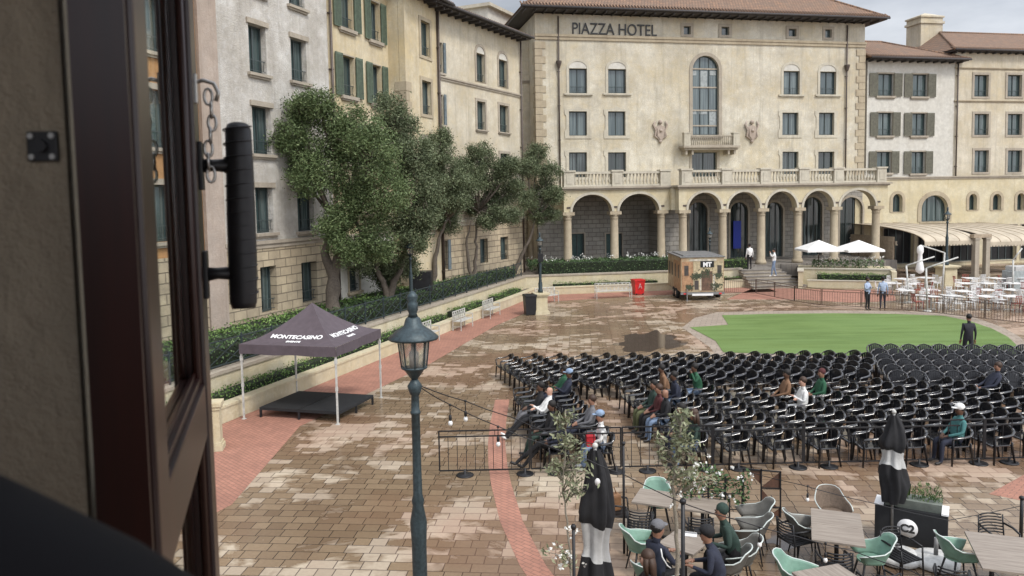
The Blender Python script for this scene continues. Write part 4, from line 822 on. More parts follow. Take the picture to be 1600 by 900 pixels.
m = MB(); m.prism([(p.x, p.y) for p in L4], .22, .30); m.build('deck', 'stage_black', t); mid = (L4[0]+L4[1])/2, (L4[2]+L4[3])/2
m = MB(); m.bar(mid[0]+Vector((0, 0, .305)), mid[1]+Vector((0, 0, .305)), .03, .008); m.build('joint', 'black_metal', t)
for p in L4+[mid[0], mid[1], (L4[1]+L4[2])/2, (L4[0]+L4[3])/2]: 
    p = p*.98; m = MB(); m.box(p.x-.03, p.x+.03, p.y-.03, p.y+.03, 0, .219); m.build('leg', 'black_metal', t)
# ================================================================== BARRIERS
def barrier(label, a, b, h=1.03, nb=11, group='', mat='black_metal', feet=True, name='crowd_barrier'):
    d = b-a; Ln = d.length; t = thing(name, label, 'barrier', a, math.atan2(d.y, d.x), group); m = MB(); z0 = .12
    for z in (z0, h-.13, h): m.bar((0, 0, z), (Ln, 0, z), .028)
    for x in (0, Ln): m.bar((x, 0, z0), (x, 0, h), .032)
    m.build('frame', mat, t); m = MB()
    for i in range(1, nb): x = Ln*i/nb; m.bar((x, 0, z0), (x, 0, h-.13), .014)
    for x in (Ln*.3, Ln*.62): m.bar((x, 0, h-.13), (x, 0, h), .014)
    m.build('bars', mat, t)
    if feet:
        for x in (Ln*.28, Ln*.95):
            m = MB(); m.lathe([(.2, 0), (.2, .02), (.17, .03), (.03, .035), (.025, .14)], 14, (x, 0, 0)); m.build('foot', mat, t)
    return t
ordn = ['leftmost', 'second from the left', 'third from the left', 'fourth from the left', 'fifth from the left', 'sixth from the left', 'rightmost']
x = G(688, 741).x; y = 16.95
for i in range(7):
    barrier('black metal railing panel before the black chairs, %s' % ordn[i], Vector((x, y+i*.03, 0)), Vector((x+2.03, y+(i+1)*.03-.01, 0)), nb=10, group='near railing panels'); x += 2.07
pth = [G(*q) for q in [(1132, 459), (1165, 460), (1192, 462), (1222, 470), (1272, 479), (1350, 483), (1420, 488), (1480, 494), (1545, 502), (1620, 510), (1680, 516)]]
dist = [0]
for a, b in zip(pth, pth[1:]): dist.append(dist[-1]+(b-a).length)
def along(s):
    for i in range(len(pth)-1):
        if s <= dist[i+1]: return pth[i].lerp(pth[i+1], (s-dist[i])/(dist[i+1]-dist[i]))
    return pth[-1]
s_ = 0; NW = ['first', 'second', 'third', 'fourth', 'fifth', 'sixth', 'seventh', 'eighth', 'ninth', 'tenth', 'eleventh', 'twelfth', 'thirteenth', 'fourteenth', 'fifteenth', 'sixteenth']
while s_+2.0 < dist[-1]:
    barrier('slim rusty railing panel, %s from the left, before the steps and restaurant' % NW[int(s_/2+.01)], along(s_), along(s_+1.94), 1.0, 15, 'far railing panels', 'rust_metal', False, 'crowd_barrier'); s_ += 2.0
# ================================================================== BLACK CHAIRS
def make_chair():
    t = thing('plastic_armchair', 'x', 'chair'); m = MB()
    m.bevbox(-.2, .24, -.22, .22, .405, .44, .015); m.tube([(.245, -.21, .415), (.245, .21, .415)], .026, 6); m.build('seat', 'wet_plastic', t)
    m = MB()      # slatted, fan shaped back
    for i in range(7):
        y = -.18+.06*i; zz = .80-.05*(abs(y)/.18)**2; x = -.235+.03*(abs(y)/.18)**2; m.bar((x+.035, y*.82, .43), (x-.035, y*1.08, zz), .052, .014, (1, 0, 0))
    m.tube([(-.2, -.2, .70), (-.262, -.15, .79), (-.285, 0, .825), (-.262, .15, .79), (-.2, .2, .70)], .024, 6, (1, .8)); m.bar((-.21, -.17, .52), (-.21, .17, .52), .03, .02); m.build('backrest', 'black_plastic', t)
    for s in (-1, 1):
        m = MB(); m.tube([(-.262, s*.15, .79), (-.235, s*.235, .745), (-.17, s*.272, .68), (0, s*.285, .655), (.17, s*.283, .65), (.235, s*.27, .635), (.25, s*.262, .56)], .033, 6, (1, .6)); m.build('armrest', 'wet_plastic', t)
        m = MB(); m.tube([(.25, s*.262, .60), (.235, s*.245, .42), (.265, s*.262, 0)], [.03, .04, .028], 6, (1.1, .6)); m.build('leg', 'black_plastic', t)
        m = MB(); m.tube([(-.2, s*.23, .5), (-.2, s*.225, .4), (-.27, s*.25, 0)], [.03, .038, .027], 6, (1.1, .6)); m.build('leg', 'black_plastic', t)
    return t
CH = []
proto = make_chair(); used = False
def place_chair(x, y, rz, lab, grp):
    global used
    c = proto if not used else copy_tree(proto); used = True
    c.location = (x, y, 0); c.rotation_euler = (0, 0, rz+random.gauss(0, .03)); c['label'] = lab; c['group'] = grp; CH.append((x, y, rz, c))
ON = ['first', 'second', 'third', 'fourth', 'fifth', 'sixth', 'seventh', 'eighth', 'ninth', 'tenth', 'eleventh', 'twelfth', 'thirteenth', 'fourteenth', 'fifteenth']
LA = 'black plastic armchair in the back left block of seating, angled towards the near left'; LB = 'black plastic armchair in the back right block of seating, facing the camera side'; LC = 'black plastic armchair in the front block of seating, facing left above the railing'
for j in range(15):
    x0, y0 = -.30+j*.845, 26.45-j*.035; tl = R(19+min(j, 8)*1.1)
    for i in range(8):
        d = i*.475; x, y = x0+math.sin(tl)*d, y0-math.cos(tl)*d; p = (x/y)*1200+800
        if p > 1355: continue
        place_chair(x+random.gauss(0, .02), y+random.gauss(0, .02), math.pi+tl*.95, 'black armchair, back left block, %s row from the left, %s chair from the far end' % (ON[j], ON[i]), 'black chairs of the back left block')
for r_ in range(6):
    for i in range(11):
        x = 11.55+r_*.26+i*.535; y = 22.75+r_*.83-i*.07
        if x/y*1200+800 > 1625: continue
        place_chair(x+random.gauss(0, .02), y+random.gauss(0, .02), math.atan2(-.93, -.36), 'black plastic armchair, back right block, %s row from the aisle, %s chair from the left' % (ON[r_], ON[i]), 'black chairs of the back right block')
for j in range(14):
    if j in (2,): continue
    x0 = .25+j*1.0; y0 = 22.0
    for i in range(11):
        d = i*.475; x, y = x0+d*.15+(.12 if j > 2 else 0), y0-d
        if x/y*1200+800 > 1625: continue
        place_chair(x+random.gauss(0, .02), y+random.gauss(0, .02), math.pi+R(5), 'black armchair, front block, %s row from the left, %s chair from the far end' % (ON[j if j < 2 else j-1], ON[i]), 'black chairs of the front block')
print('CHAIRS', len(CH))
# ================================================================== PEOPLE
for n_, c in dict(cloth_navy=(.018, .022, .04), cloth_black=(.012, .012, .014), cloth_green=(.02, .09, .045), cloth_dkgreen=(.022, .045, .035), cloth_jeans=(.16, .22, .32), cloth_ltblue=(.35, .42, .55), cloth_white=(.7, .7, .68), cloth_red=(.5, .02, .03), cloth_brown=(.2, .11, .06), cloth_teal=(.05, .16, .16), cloth_grey=(.14, .14, .15), cloth_olive=(.10, .11, .05), cloth_maroon=(.08, .02, .02), cloth_suit=(.022, .022, .028), cloth_hatblue=(.22, .3, .42)).items(): cloth(n_, c)
plain('skin_dark', (.10, .05, .03), .5, bump=0, var=.1); plain('skin_mid', (.27, .14, .09), .5, bump=0, var=.1); plain('skin_light', (.5, .29, .21), .5, bump=0, var=.1)
plain('hair_black', (.01, .008, .007), .7); plain('hair_brown', (.045, .022, .012), .6); plain('shoe_dark', (.015, .014, .014), .5, bump=0); plain('eye_dark', (.01, .01, .01), .2, bump=0)
def person(label, loc, rz, pose='sit', shirt='cloth_navy', pants='cloth_navy', skin='skin_mid', shoe='shoe_dark', hair='hair_black', cap=None, ext=0., lean=0., cross=False, head=(0, 0), arms='lap', sc=1.0, longhair=False, group='', seat=.44):
    J = []; Rr = []; E = []; Mt = []     # joints, radii, edges, material of each edge
    def j(p, r, par=None, mat=0):
        J.append(Vector(p)); Rr.append(r); i = len(J)-1
        if par is not None: E.append((par, i)); Mt.append(mat)
        return i
    st = pose != 'sit'; zp = .95 if st else seat+.10; L = lean
    pel = j((0, 0, zp), .135); bel = j((-.01-L*.1, 0, zp+.13), .125, pel, 0); che = j((-.03-L*.32, 0, zp+.34), .145, bel, 0); nb = j((-.03-L*.46, 0, zp+.49), .075, che, 0); nk = j((-.015-L*.5, 0, zp+.56), .05, nb, 2)
    hx = -L*.52+head[0]; hd = j((.01+hx, head[1]*.5, zp+.63), .078, nk, 2); h2 = j((.0+hx, head[1], zp+.71), .094, hd, 2); h3 = j((-.01+hx, head[1], zp+.775), .07, h2, 2); ns = j((.105+hx, head[1], zp+.675), .014, hd, 2)
    for s in (-1, 1):
        sh = j((-.03-L*.42, s*.165, zp+.44), .062, che, 0)
        if arms == 'lap' : el = (.05-L*.2, s*.235, zp+.2); wr = (.25, s*.10, zp+.12)
        elif arms == 'down': el = (-.03, s*.23, zp+.14); wr = (.03, s*.24, zp-.1)
        elif arms == 'fold': el = (.06-L*.2, s*.24, zp+.2); wr = (.2-L*.1, -s*.02, zp+.26+s*.02)
        elif arms == 'up': el = (.16, s*.2, zp+.3); wr = (.22, s*.06, zp+.52)
        elif arms == 'table': el = (.16, s*.24, zp+.2); wr = (.38, s*.12, zp+.22)
        e = j(el, .044, sh, 0); w_ = j(wr, .03, e, 0); d = (Vector(wr)-Vector(el)).normalized(); pm = Vector(wr)+d*.07; pa = j(pm, .032, w_, 2)
        side = d.cross(Vector((0, 0, 1))); side = side.normalized() if side.length > .1 else Vector((0, 1, 0)); dn = Vector((0, 0, -1))
        for q, (o, l) in enumerate(((-.027, .062), (-.009, .072), (.009, .068), (.027, .052))):
            a = j(pm+side*o+d*.035, .0095, pa, 2); b = j(pm+side*o*1.1+d*(.035+l*.6)+dn*.012, .0085, a, 2); j(pm+side*o*1.1+d*(.035+l*.85)+dn*.035, .0075, b, 2)
        a = j(pm-d*.02+side*.04*s, .011, pa, 2); j(pm+d*.025+side*.058*s+dn*.01, .009, a, 2)
        if not st:
            hp = j((.04, s*.095, zp-.01), .098, pel, 1); kx = .43; kz = seat+.08; ky = s*.13
            if cross and s > 0: kz += .12; ky = -.02
            kn = j((kx, ky, kz), .066, hp, 1); ax = kx+.02+ext*.42; az = .09+max(0, 0)+ (.12 if cross and s > 0 else 0); an_ = j((ax+(.18 if cross and s > 0 else 0), ky, az), .042, kn, 1)
            q = J[an_]; hl = j(q+Vector((.03, 0, -.045)), .04, an_, 3); j(q+Vector((.17, s*.015, -.05+.08*ext)), .032, hl, 3)
        else:
            hp = j((0, s*.09, .88), .1, pel, 1); stp = (.16*s if pose == 'walk' else .0); kn = j((.03+stp*.5, s*.1, .48), .062, hp, 1); an_ = j((-.01+stp, s*.105, .09), .042, kn, 1); hl = j((.02+stp, s*.105, .045), .04, an_, 3); j((.15+stp, s*.12, .035), .032, hl, 3)
    me = bpy.data.meshes.new('b'); me.from_pydata([tuple(p*sc) for p in J], E, []); ob = bpy.data.objects.new('b', me); COL.objects.link(ob)
    ob.modifiers.new('s', 'SKIN'); ob.modifiers['s'].use_smooth_shade = True
    for i, v in enumerate(me.skin_vertices[0].data): v.radius = (Rr[i]*sc*(1.0), Rr[i]*sc*(1.22 if i in (pel, bel, che) else 1.0)); v.use_root = (i == 0)
    sb = ob.modifiers.new('u', 'SUBSURF'); sb.levels = 1; sb.render_levels = 1
    dg = bpy.context.evaluated_depsgraph_get(); bm_ = bpy.data.meshes.new_from_object(ob.evaluated_get(dg)); bpy.data.objects.remove(ob)
    for m_ in (shirt, pants, skin, shoe): bm_.materials.append(MATS[m_])
    A = np.array([J[a]*sc for a, b in E]); B = np.array([J[b]*sc for a, b in E]); AB = B-A; rr = np.array([(Rr[a]+Rr[b])/2 for a, b in E]); ll = (AB**2).sum(1)+1e-9
    for pl in bm_.polygons:
        c = np.array(pl.center); tt = np.clip(((c-A)*AB).sum(1)/ll, 0, 1); dd = np.linalg.norm(A+AB*tt[:, None]-c, axis=1)-rr; pl.material_index = Mt[int(dd.argmin())]; pl.use_smooth = True
    t = bpy.data.objects.new('person', bm_); COL.objects.link(t); t.location = loc; t.rotation_euler = (0, 0, rz); tag(t, label, 'person', group or None)
    hc = Vector((hx, head[1], zp+.71))*sc
    m = MB(); m.ball(hc+Vector((-.022, 0, .024))*sc, .106*sc, 14, (.95, .9, .95))
    if longhair: m.tube([hc+Vector((-.05, 0, .02)), hc+Vector((-.075, 0, -.12)), hc+Vector((-.085, 0, -.25)), hc+Vector((-.08, 0, -.33))], [.09, .095, .085, .03], 10, (1.1, .7)); [m.tube([hc+Vector((0, s*.075, .02)), hc+Vector((.01, s*.088, -.1)), hc+Vector((-.01, s*.085, -.24))], [.04, .04, .02], 8) for s in (-1, 1)]
    if hair: m.build('hair', hair, t)
    if cap:
        m = MB(); m.ball(hc+Vector((-.005, 0, .045))*sc, .112*sc, 14, (1, .95, .8)); m.ball(hc+Vector((.115, 0, .03))*sc, .085*sc, 12, (.9, .85, .12)); m.build('cap', cap, t)
    m = MB(); [m.ball(hc+Vector((.086, s*.033, -.012))*sc, .012, 6) for s in (-1, 1)]; m.build('eyes', 'eye_dark', t)
    return t
def seated(label, px, py, **k):
    p = G(px, py, .5); c = min(CH, key=lambda q: (q[0]-p.x)**2+(q[1]-p.y)**2+(100 if len(q) < 4 else 0)); CH.remove(c)
    return person(label, (c[0]+math.cos(c[2])*-.02, c[1]+math.sin(c[2])*-.02, 0), c[3].rotation_euler[2], **k)
seated('person in a green jersey and navy trousers at the left, legs stretched out', 862, 612, shirt='cloth_green', pants='cloth_navy', skin='skin_dark', ext=.8, lean=.35)
seated('person in a dark jacket and light blue bucket hat leaning back, left of the aisle', 926, 622, shirt='cloth_navy', pants='cloth_navy', skin='skin_dark', cap='cloth_hatblue', ext=.7, lean=.4, arms='fold')
seated('bald person in a white top with legs stretched far out, white soled shoes', 862, 655, shirt='cloth_white', pants='cloth_black', skin='skin_light', hair=None, ext=1.0, lean=.5, arms='fold', shoe='cloth_white')
seated('person in a black jacket and dark green trousers near the left front corner', 858, 680, shirt='cloth_black', pants='cloth_dkgreen', skin='skin_dark', ext=.3, lean=.1)
seated('person in a navy jacket slumped at the left front corner with crossed legs', 873, 708, shirt='cloth_navy', pants='cloth_black', skin='skin_dark', ext=.8, lean=.35, cross=True)
rp = seated('person in jeans and a blue white cap holding a red bag', 982, 700, shirt='cloth_white', pants='cloth_jeans', skin='skin_mid', cap='cloth_hatblue', shoe='cloth_white', lean=-.1)
m = MB(); m.bevbox(-.1, .1, -.16, .16, 0, .28, .04); q = m.build('bag', 'cloth_red', None, rp.location+Vector((-.27, -.02, .53))); tag(q, 'bright red bag held on the lap of the person in jeans', 'bag')
seated('brown haired person in a dark green top at the railing, right of the red bag', 1012, 705, shirt='cloth_dkgreen', pants='cloth_jeans', skin='skin_mid', hair='hair_brown', lean=-.05, longhair=True)
seated('person in a dark green shirt looking up, middle of the group by the aisle', 1003, 640, shirt='cloth_dkgreen', pants='cloth_olive', skin='skin_mid', lean=.1)
seated('bald person in a black shirt in the group by the aisle', 1040, 660, shirt='cloth_black', pants='cloth_jeans', skin='skin_mid', hair=None)
seated('person with brown hair and a maroon top in the group by the aisle', 1022, 648, shirt='cloth_maroon', pants='cloth_black', skin='skin_mid', hair='hair_brown')
seated('person in a brown jacket bending forward at the back of the aisle group', 1036, 612, shirt='cloth_brown', pants='cloth_black', skin='skin_dark', lean=-.3)
seated('person in a green jersey and pale jeans at the back of the aisle group', 1072, 612, shirt='cloth_green', pants='cloth_jeans', skin='skin_dark', lean=-.25, arms='up')
seated('person in a brown leather jacket sitting in the middle of the back rows', 1228, 622, shirt='cloth_brown', pants='cloth_black', skin='skin_dark', lean=.1)
seated('person with reddish hair in a green and yellow jersey in the back rows', 1284, 622, shirt='cloth_green', pants='cloth_white', skin='skin_mid', hair='cloth_maroon', lean=.05)
seated('person in a teal shirt and white cap sitting alone in the front block', 1520, 694, shirt='cloth_teal', pants='cloth_navy', skin='skin_dark', cap='cloth_white', lean=.1)
seated('person in dark clothes reclining with stretched legs at the far right edge', 1590, 612, shirt='cloth_navy', pants='cloth_black', skin='skin_mid', hair='hair_brown', ext=.8, lean=.5)

seated('person in a dark coat huddled beside the green jersey at the left end', 842, 648, shirt='cloth_black', pants='cloth_grey', skin='skin_dark', ext=.4, lean=.2)
seated('person in a grey jumper two chairs in from the left front corner', 895, 672, shirt='cloth_grey', pants='cloth_navy', skin='skin_mid', hair='hair_brown', ext=.3, lean=.2)
seated('person in an olive jacket turned away in the aisle group, near the railing', 1040, 690, shirt='cloth_olive', pants='cloth_navy', skin='skin_mid', lean=-.2)
seated('person in a navy top behind the aisle group', 1058, 630, shirt='cloth_navy', pants='cloth_jeans', skin='skin_dark', lean=-.2)
seated('person in a white shirt next to the reddish haired one in the back rows', 1262, 634, shirt='cloth_white', pants='cloth_white', skin='skin_light', hair='hair_brown', lean=0, arms='fold')
def standing(label, px, py, z, rz, **k): p = G(px, py, z); return person(label, p, rz, pose=k.pop('pose', 'stand'), **k)
standing('person in a dull blue shirt with folded arms, left of the standing pair', 1355, 484, 0, R(-60), shirt='cloth_ltblue', pants='cloth_black', skin='skin_dark', arms='fold')
standing('person in a bright light blue shirt and dark trousers, right of the standing pair', 1379, 483, 0, R(75), shirt='cloth_ltblue', pants='cloth_navy', skin='skin_dark', arms='down')
standing('person in a dark suit walking across the lawn', 1512, 566, 0.02, R(80), pose='walk', shirt='cloth_suit', pants='cloth_suit', skin='skin_mid', hair='hair_black', arms='down')
standing('person in white top and black trousers above the steps by the column', 1171, 421, 1.2, R(100), shirt='cloth_white', pants='cloth_black', skin='skin_dark', arms='down')
standing('person in a pale top and jeans with raised hands on the top step', 1209, 432, 1.11, R(170), shirt='cloth_white', pants='cloth_jeans', skin='skin_mid', arms='up', shoe='cloth_white', pose='walk')
# ================================================================== TRAILER
p = G(1064, 470); t = thing('box_trailer', 'box trailer wrapped in a printed street scene with twin wheels, parked before the arcade', 'trailer', p, R(-1.5)); Wd, Lt, z0, z1 = 2.55, 4.3, .5, 2.58
m = MB(); m.bevbox(0, Wd, 0, Lt, z0, z1, .04); bd = m.build('body', 'wrap_print', t)
for nm, c in dict(print_orange=(.38, .22, .12), print_cream=(.46, .38, .24), print_door=(.13, .075, .05), print_green=(.05, .065, .035), print_dark=(.06, .05, .045), print_pale=(.5, .46, .38)).items(): plain(nm, c, .45, var=.35, scale=5, bump=0)
def panel(mat, rects, y=-.012, nm='printed_panel'):
    m = MB()
    for a, b_, c, d_ in rects: m.box(a, b_, y, -.001, c, d_)
    m.build(nm, mat, bd)
panel('print_orange', [(.05, .72, z0+.1, z1-.25)]); panel('print_cream', [(.74, 2.5, z0+.1, z1-.25)]); panel('print_pale', [(.5, 2.1, z1-.22, z1-.1), (1.9, 2.0, z0+.1, 1.6), (1.12, 1.2, z0+.1, 1.6)], -.02)
panel('print_door', [(1.22, 1.86, z0+.1, 1.75)], -.018); panel('print_dark', [(.2, .45, 1.5, 2.1), (.8, 1.05, z0+.15, 1.2), (2.15, 2.4, 1.6, 2.1)], -.022, 'printed_window'); panel('black_metal', [(1.15, 1.95, 1.98, 2.36)], -.03, 'emblem_board')
text('MT', .36, 'print_white', bd, 'emblem', (1.55, -.035, 2.03), (R(90), 0, 0), .004, bold=.02)
X = []
for cx, cz, r in ((.85, 1.45, .2), (1.5, 1.62, .3), (2.2, 1.5, .2), (2.1, .85, .28), (.5, .8, .2), (1.05, 1.5, .18)): X.append(RNG.normal(0, 1, (90, 3))*np.array([r*.6, .004, r*.45])+np.array([cx, -.03, cz]))
C_ = np.concatenate(X); n_ = len(C_); aa = RNG.random(n_)*6.28; quadmesh('printed_foliage', C_, np.stack([np.cos(aa), 0*aa, np.sin(aa)], 1)*.06, np.stack([-np.sin(aa), 0*aa, np.cos(aa)], 1)*.04, 'print_green', bd)
m = MB()
for y_, c in ((.5, 0), (1.5, 0), (2.6, 0), (3.5, 0)): m.box(-.015, -.001, y_, y_+.35, 1.3, 2.1)
m.build('printed_window', 'print_dark', bd); m = MB(); m.box(-.012, -.001, .1, 2.2, z0+.1, z1-.25); m.build('printed_panel', 'print_orange', bd)
m = MB(); m.box(-.06, Wd+.06, -.06, Lt+.06, z1+.001, z1+.05); m.box(.2, Wd-.2, .3, Lt-.3, z1+.051, z1+.11); m.build('roof', 'steel_grey', t)
m = MB(); m.box(-.02, Wd+.02, -.05, .1, .36, .498); m.box(.1, Wd-.1, .1, Lt, .4, .498); m.bar((Wd/2-.5, Lt, .42), (Wd/2, Lt+1.2, .42), .08); m.bar((Wd/2+.5, Lt, .42), (Wd/2, Lt+1.2, .42), .08); m.build('chassis', 'steel_grey', t)
m = MB(); m.box(.65, 1.9, -.08, -.052, .30, .42); m.build('number_plate', 'print_white', t)
for yy in (1.35, 2.15):
    for sx in (.04, Wd-.04):
        m = MB(); m.tube([(sx-.11, yy, .31), (sx+.11, yy, .31)], .31, 20); w_ = m.build('wheel', 'tyre', t); m = MB(); m.tube([(sx-.125, yy, .31), (sx+.125, yy, .31)], .16, 16); m.build('rim', 'chrome', w_)
for sx in (.15, Wd-.3): m = MB(); m.box(sx, sx+.15, -.075, -.052, .38, .46); m.build('rear_light', 'red_paint', t)
m = MB(); m.bar((.35, -.1, .0), (.35, -.1, .7), .05); m.box(.27, .43, -.18, -.02, 0, .02); m.build('jack', 'steel_grey', t)
# ================================================================== RESTAURANT TERRACE
def parasol_open(label, px, py_base, z0, py_top, r):
    p = G(px, py_base, z0); t = thing('parasol', label, 'parasol', p); zt = AT(px, py_top, p.y).z-z0; m = MB(); m.tube([(0, 0, 0), (0, 0, zt+.05)], .03, 8); m.build('pole', 'wood_dark', t)
    m = MB(); V = [(0, 0, zt)]; n = 24
    for k in range(n): a = math.pi/4+2*math.pi*k/n; q = r/max(abs(math.cos(a)), abs(math.sin(a)))*.95; V.append((q*math.cos(a), q*math.sin(a), zt-.62)); 
    for k in range(n): x_, y_, z_ = V[1+k]; V.append((x_, y_, z_-.14))
    m.add(V, [(0, 1+k, 1+(k+1) % n) for k in range(n)]+[(1+k, 1+n+k, 1+n+(k+1) % n, 1+(k+1) % n) for k in range(n)]); m.build('canopy', 'fabric_white', t)
    m = MB(); [m.bar((0, 0, zt-.03), (r*.9*sx, r*.9*sy, zt-.66), .02) for sx in (-1, 1) for sy in (-1, 1)]; m.build('rib', 'wood_dark', t)
parasol_open('white square parasol on the terrace, left one of the pair right of the steps', 1279, 416, 1.2, 375, 1.3); parasol_open('white square parasol on the terrace, right one of the pair near the awning', 1341, 416, 1.2, 375, 1.3)
def table(label, loc, rz=0, w=.8, d=.8, top='table_wood', h=.74, group='', split=0, name='cafe_table', ped=True, legm='black_metal'):
    t = thing(name, label, 'table', loc, rz, group); m = MB()
    if split: m.bevbox(-w/2, w/2, -d/2, -.004, h-.035, h, .006); m.build('tabletop', top, t); m = MB(); m.bevbox(-w/2, w/2, .004, d/2, h-.035, h, .006); m.build('tabletop', top, t)
    else: m.bevbox(-w/2, w/2, -d/2, d/2, h-.035, h, .006); m.build('tabletop', top, t)
    for s in ((-1, 1) if w > .9 else (0,)):
        m = MB(); x = s*w*.3; m.tube([(x, 0, .03), (x, 0, h-.06)], .035, 8); m.bar((x-.27, 0, .02), (x+.27, 0, .02), .06, .035); m.bar((x, -.27, .022), (x, .27, .022), .06, .035); m.bar((x, -d*.4, h-.05), (x, d*.4, h-.05), .05, .025); m.build('pedestal_leg', legm, t)
    return t
def simple_chair(mat, label, group):
    t = thing('cafe_chair', label, 'chair', group=group); m = MB(); m.bevbox(-.2, .2, -.21, .21, .43, .46, .01); m.build('seat', mat, t); m = MB()
    for i in range(5): y_ = -.17+.085*i; m.bar((-.2, y_, .46), (-.26, y_, .82), .03, .015, (1, 0, 0))
    m.bar((-.262, -.2, .84), (-.262, .2, .84), .035); m.build('backrest', mat, t)
    for sx in (-1, 1):
        for sy in (-1, 1): m = MB(); m.tube([(sx*.18, sy*.19, .43), (sx*.2, sy*.21, 0)], .016, 6); m.build('leg', mat, t)
    return t
plain('white_paint', (.72, .72, .71), .4); plain('chair_red', (.30, .07, .05), .5)
tp = table('white square table in the crowded restaurant terrace behind the far railing', (0, 0, 0), top='white_paint', group='white restaurant tables', legm='white_metal')
cw = simple_chair('white_paint', 'white slatted chair among the tables of the restaurant terrace', 'white restaurant chairs'); cr_ = simple_chair('chair_red', 'brownish red slatted chair among the white tables of the restaurant terrace', 'red restaurant chairs')
first = {tp: 1, cw: 1, cr_: 1}
def put(o, loc, rz):
    c = o if first.pop(o, 0) else copy_tree(o); c.location = loc; c.rotation_euler = (0, 0, rz); return c
SIDE = ['right hand', 'far', 'left hand', 'near']
for r_, (py, pxs) in enumerate([(452, range(1408, 1640, 36)), (462, range(1392, 1640, 38)), (474, range(1418, 1640, 40)), (485, range(1450, 1640, 44))]):
    rw = ['farthest', 'second farthest', 'second nearest', 'nearest'][r_]
    for ti, px in enumerate(pxs):
        if abs(px-1478) < 14 and py < 465: continue
        c = G(px+random.uniform(-5, 5), py+random.uniform(-2, 2)); a0 = random.uniform(-.3, .3); put(tp, c, a0)['label'] = 'white square restaurant table, %s row, %s from the left' % (rw, ON[ti])
        for k in range(4):
            if random.random() < .72:
                a = a0+k*math.pi/2+random.gauss(0, .15); q = cr_ if random.random() < .13 else cw; put(q, c+Vector((math.cos(a), math.sin(a), 0))*.72, a+math.pi)['label'] = '%s chair, %s side of restaurant table %s row, %s from left' % ('reddish' if q is cr_ else 'white', SIDE[k], rw, ON[ti])
def cantilever(label, pts, z=0):
    base = G(pts[0][0], pts[0][1]); t = thing('cantilever_parasol', label, 'parasol', base); P = [AT(px, py, base.y)-base for px, py in pts]; m = MB(); m.tube([Vector((0, 0, 0)), P[1]], .05, 8); m.lathe([(.22, 0), (.22, .06), (.1, .08)], 14); m.build('post', 'white_metal', t); m = MB(); m.tube(P[1:], .04, 8); m.build('arm', 'white_metal', t); return t, P
cantilever('bent white parasol arm without its canopy, left one above the restaurant tables', [(1421, 473), (1416, 415), (1460, 401)]); cantilever('bent white parasol arm without its canopy, middle one above the restaurant tables', [(1449, 487), (1447, 419), (1497, 402)])
cantilever('bent white parasol arm without its canopy, far right beside the pale counter', [(1583, 462), (1583, 406), (1597, 388)]); t, P = cantilever('white folded cantilever parasol hanging from its arm, left of the pedestal lamp', [(1472, 462), (1476, 395), (1438, 383)])
m = MB(); q = P[2]; m.lathe([(.03, -.0), (.17, -.12), (.19, -.4), (.12, -.55), (.13, -.9), (.17, -1.1), (.24, -1.45), (.2, -1.6), (.06, -1.7)], 12, q); m.build('folded_canopy', 'fabric_white', t)
c = G(1602, 452); t = thing('serving_counter', 'pale grey covered serving counter at the right edge under the awning', 'counter', c, R(11)); m = MB(); m.bevbox(-.9, 2.2, 0, .9, 0, 1.15, .04); m.build('cover', 'blind_pale', t); m = MB(); m.bevbox(-.7, 2.0, .05, .85, 1.151, 1.45, .04); m.build('top_cover', 'fabric_grey_white', t)
# ================================================================== CAFE IN THE FOREGROUND
def shell_chair(mat, rim, label, loc, rz, group):      # moulded tub chair with a contrasting rim
    t = thing('tub_chair', label, 'chair', loc, rz, group); V = []; n = 17; rows = 7; rimp = []
    for k in range(n):
        a = math.pi*(-.64+1.28*k/(n-1)); c = abs(k-(n-1)/2)/((n-1)/2); top = .82-.02*(c/.35)**2 if c < .35 else (.80-.17*math.sin(min(1, (c-.35)/.3)*math.pi/2) if c < .65 else .63-.05*(c-.65)/.35)
        for j in range(rows):
            f = j/(rows-1); r = .19+.085*f**.7; x = -math.cos(a)*(r+(.02 if c < .3 else 0)*f)-.02-(.06*f if c < .4 else .06*f*max(0, 1-(c-.4)*3)); y = math.sin(a)*(r+.02*f); x += max(0, c-.6)*.42*(.6+.4*f); y = (y if c < .6 else math.copysign(max(abs(y), .22+.03*f), y)); V.append((x, y, .43+(top-.43)*f))
        rimp.append(V[-1])
    m = MB(); m.add(V, [(k*rows+j, (k+1)*rows+j, (k+1)*rows+j+1, k*rows+j+1) for k in range(n-1) for j in range(rows-1)], True); o = m.build('shell', mat, t); sd_ = o.modifiers.new('s', 'SOLIDIFY'); sd_.thickness = .012
    m = MB(); m.prism([(.21*math.cos(a)*1.02-.01, .2*math.sin(a)) for a in [2*math.pi*i/18 for i in range(18)]], .42, .45); m.build('seat', mat, t)
    m = MB(); m.tube(rimp, .011, 7); m.build('rim', rim, t)
    for sx in (-1, 1):
        for sy in (-1, 1): m = MB(); m.tube([(sx*.13, sy*.13, .43), (sx*.21, sy*.21, 0)], [.018, .011], 6); m.build('leg', 'black_metal', t)
    return t
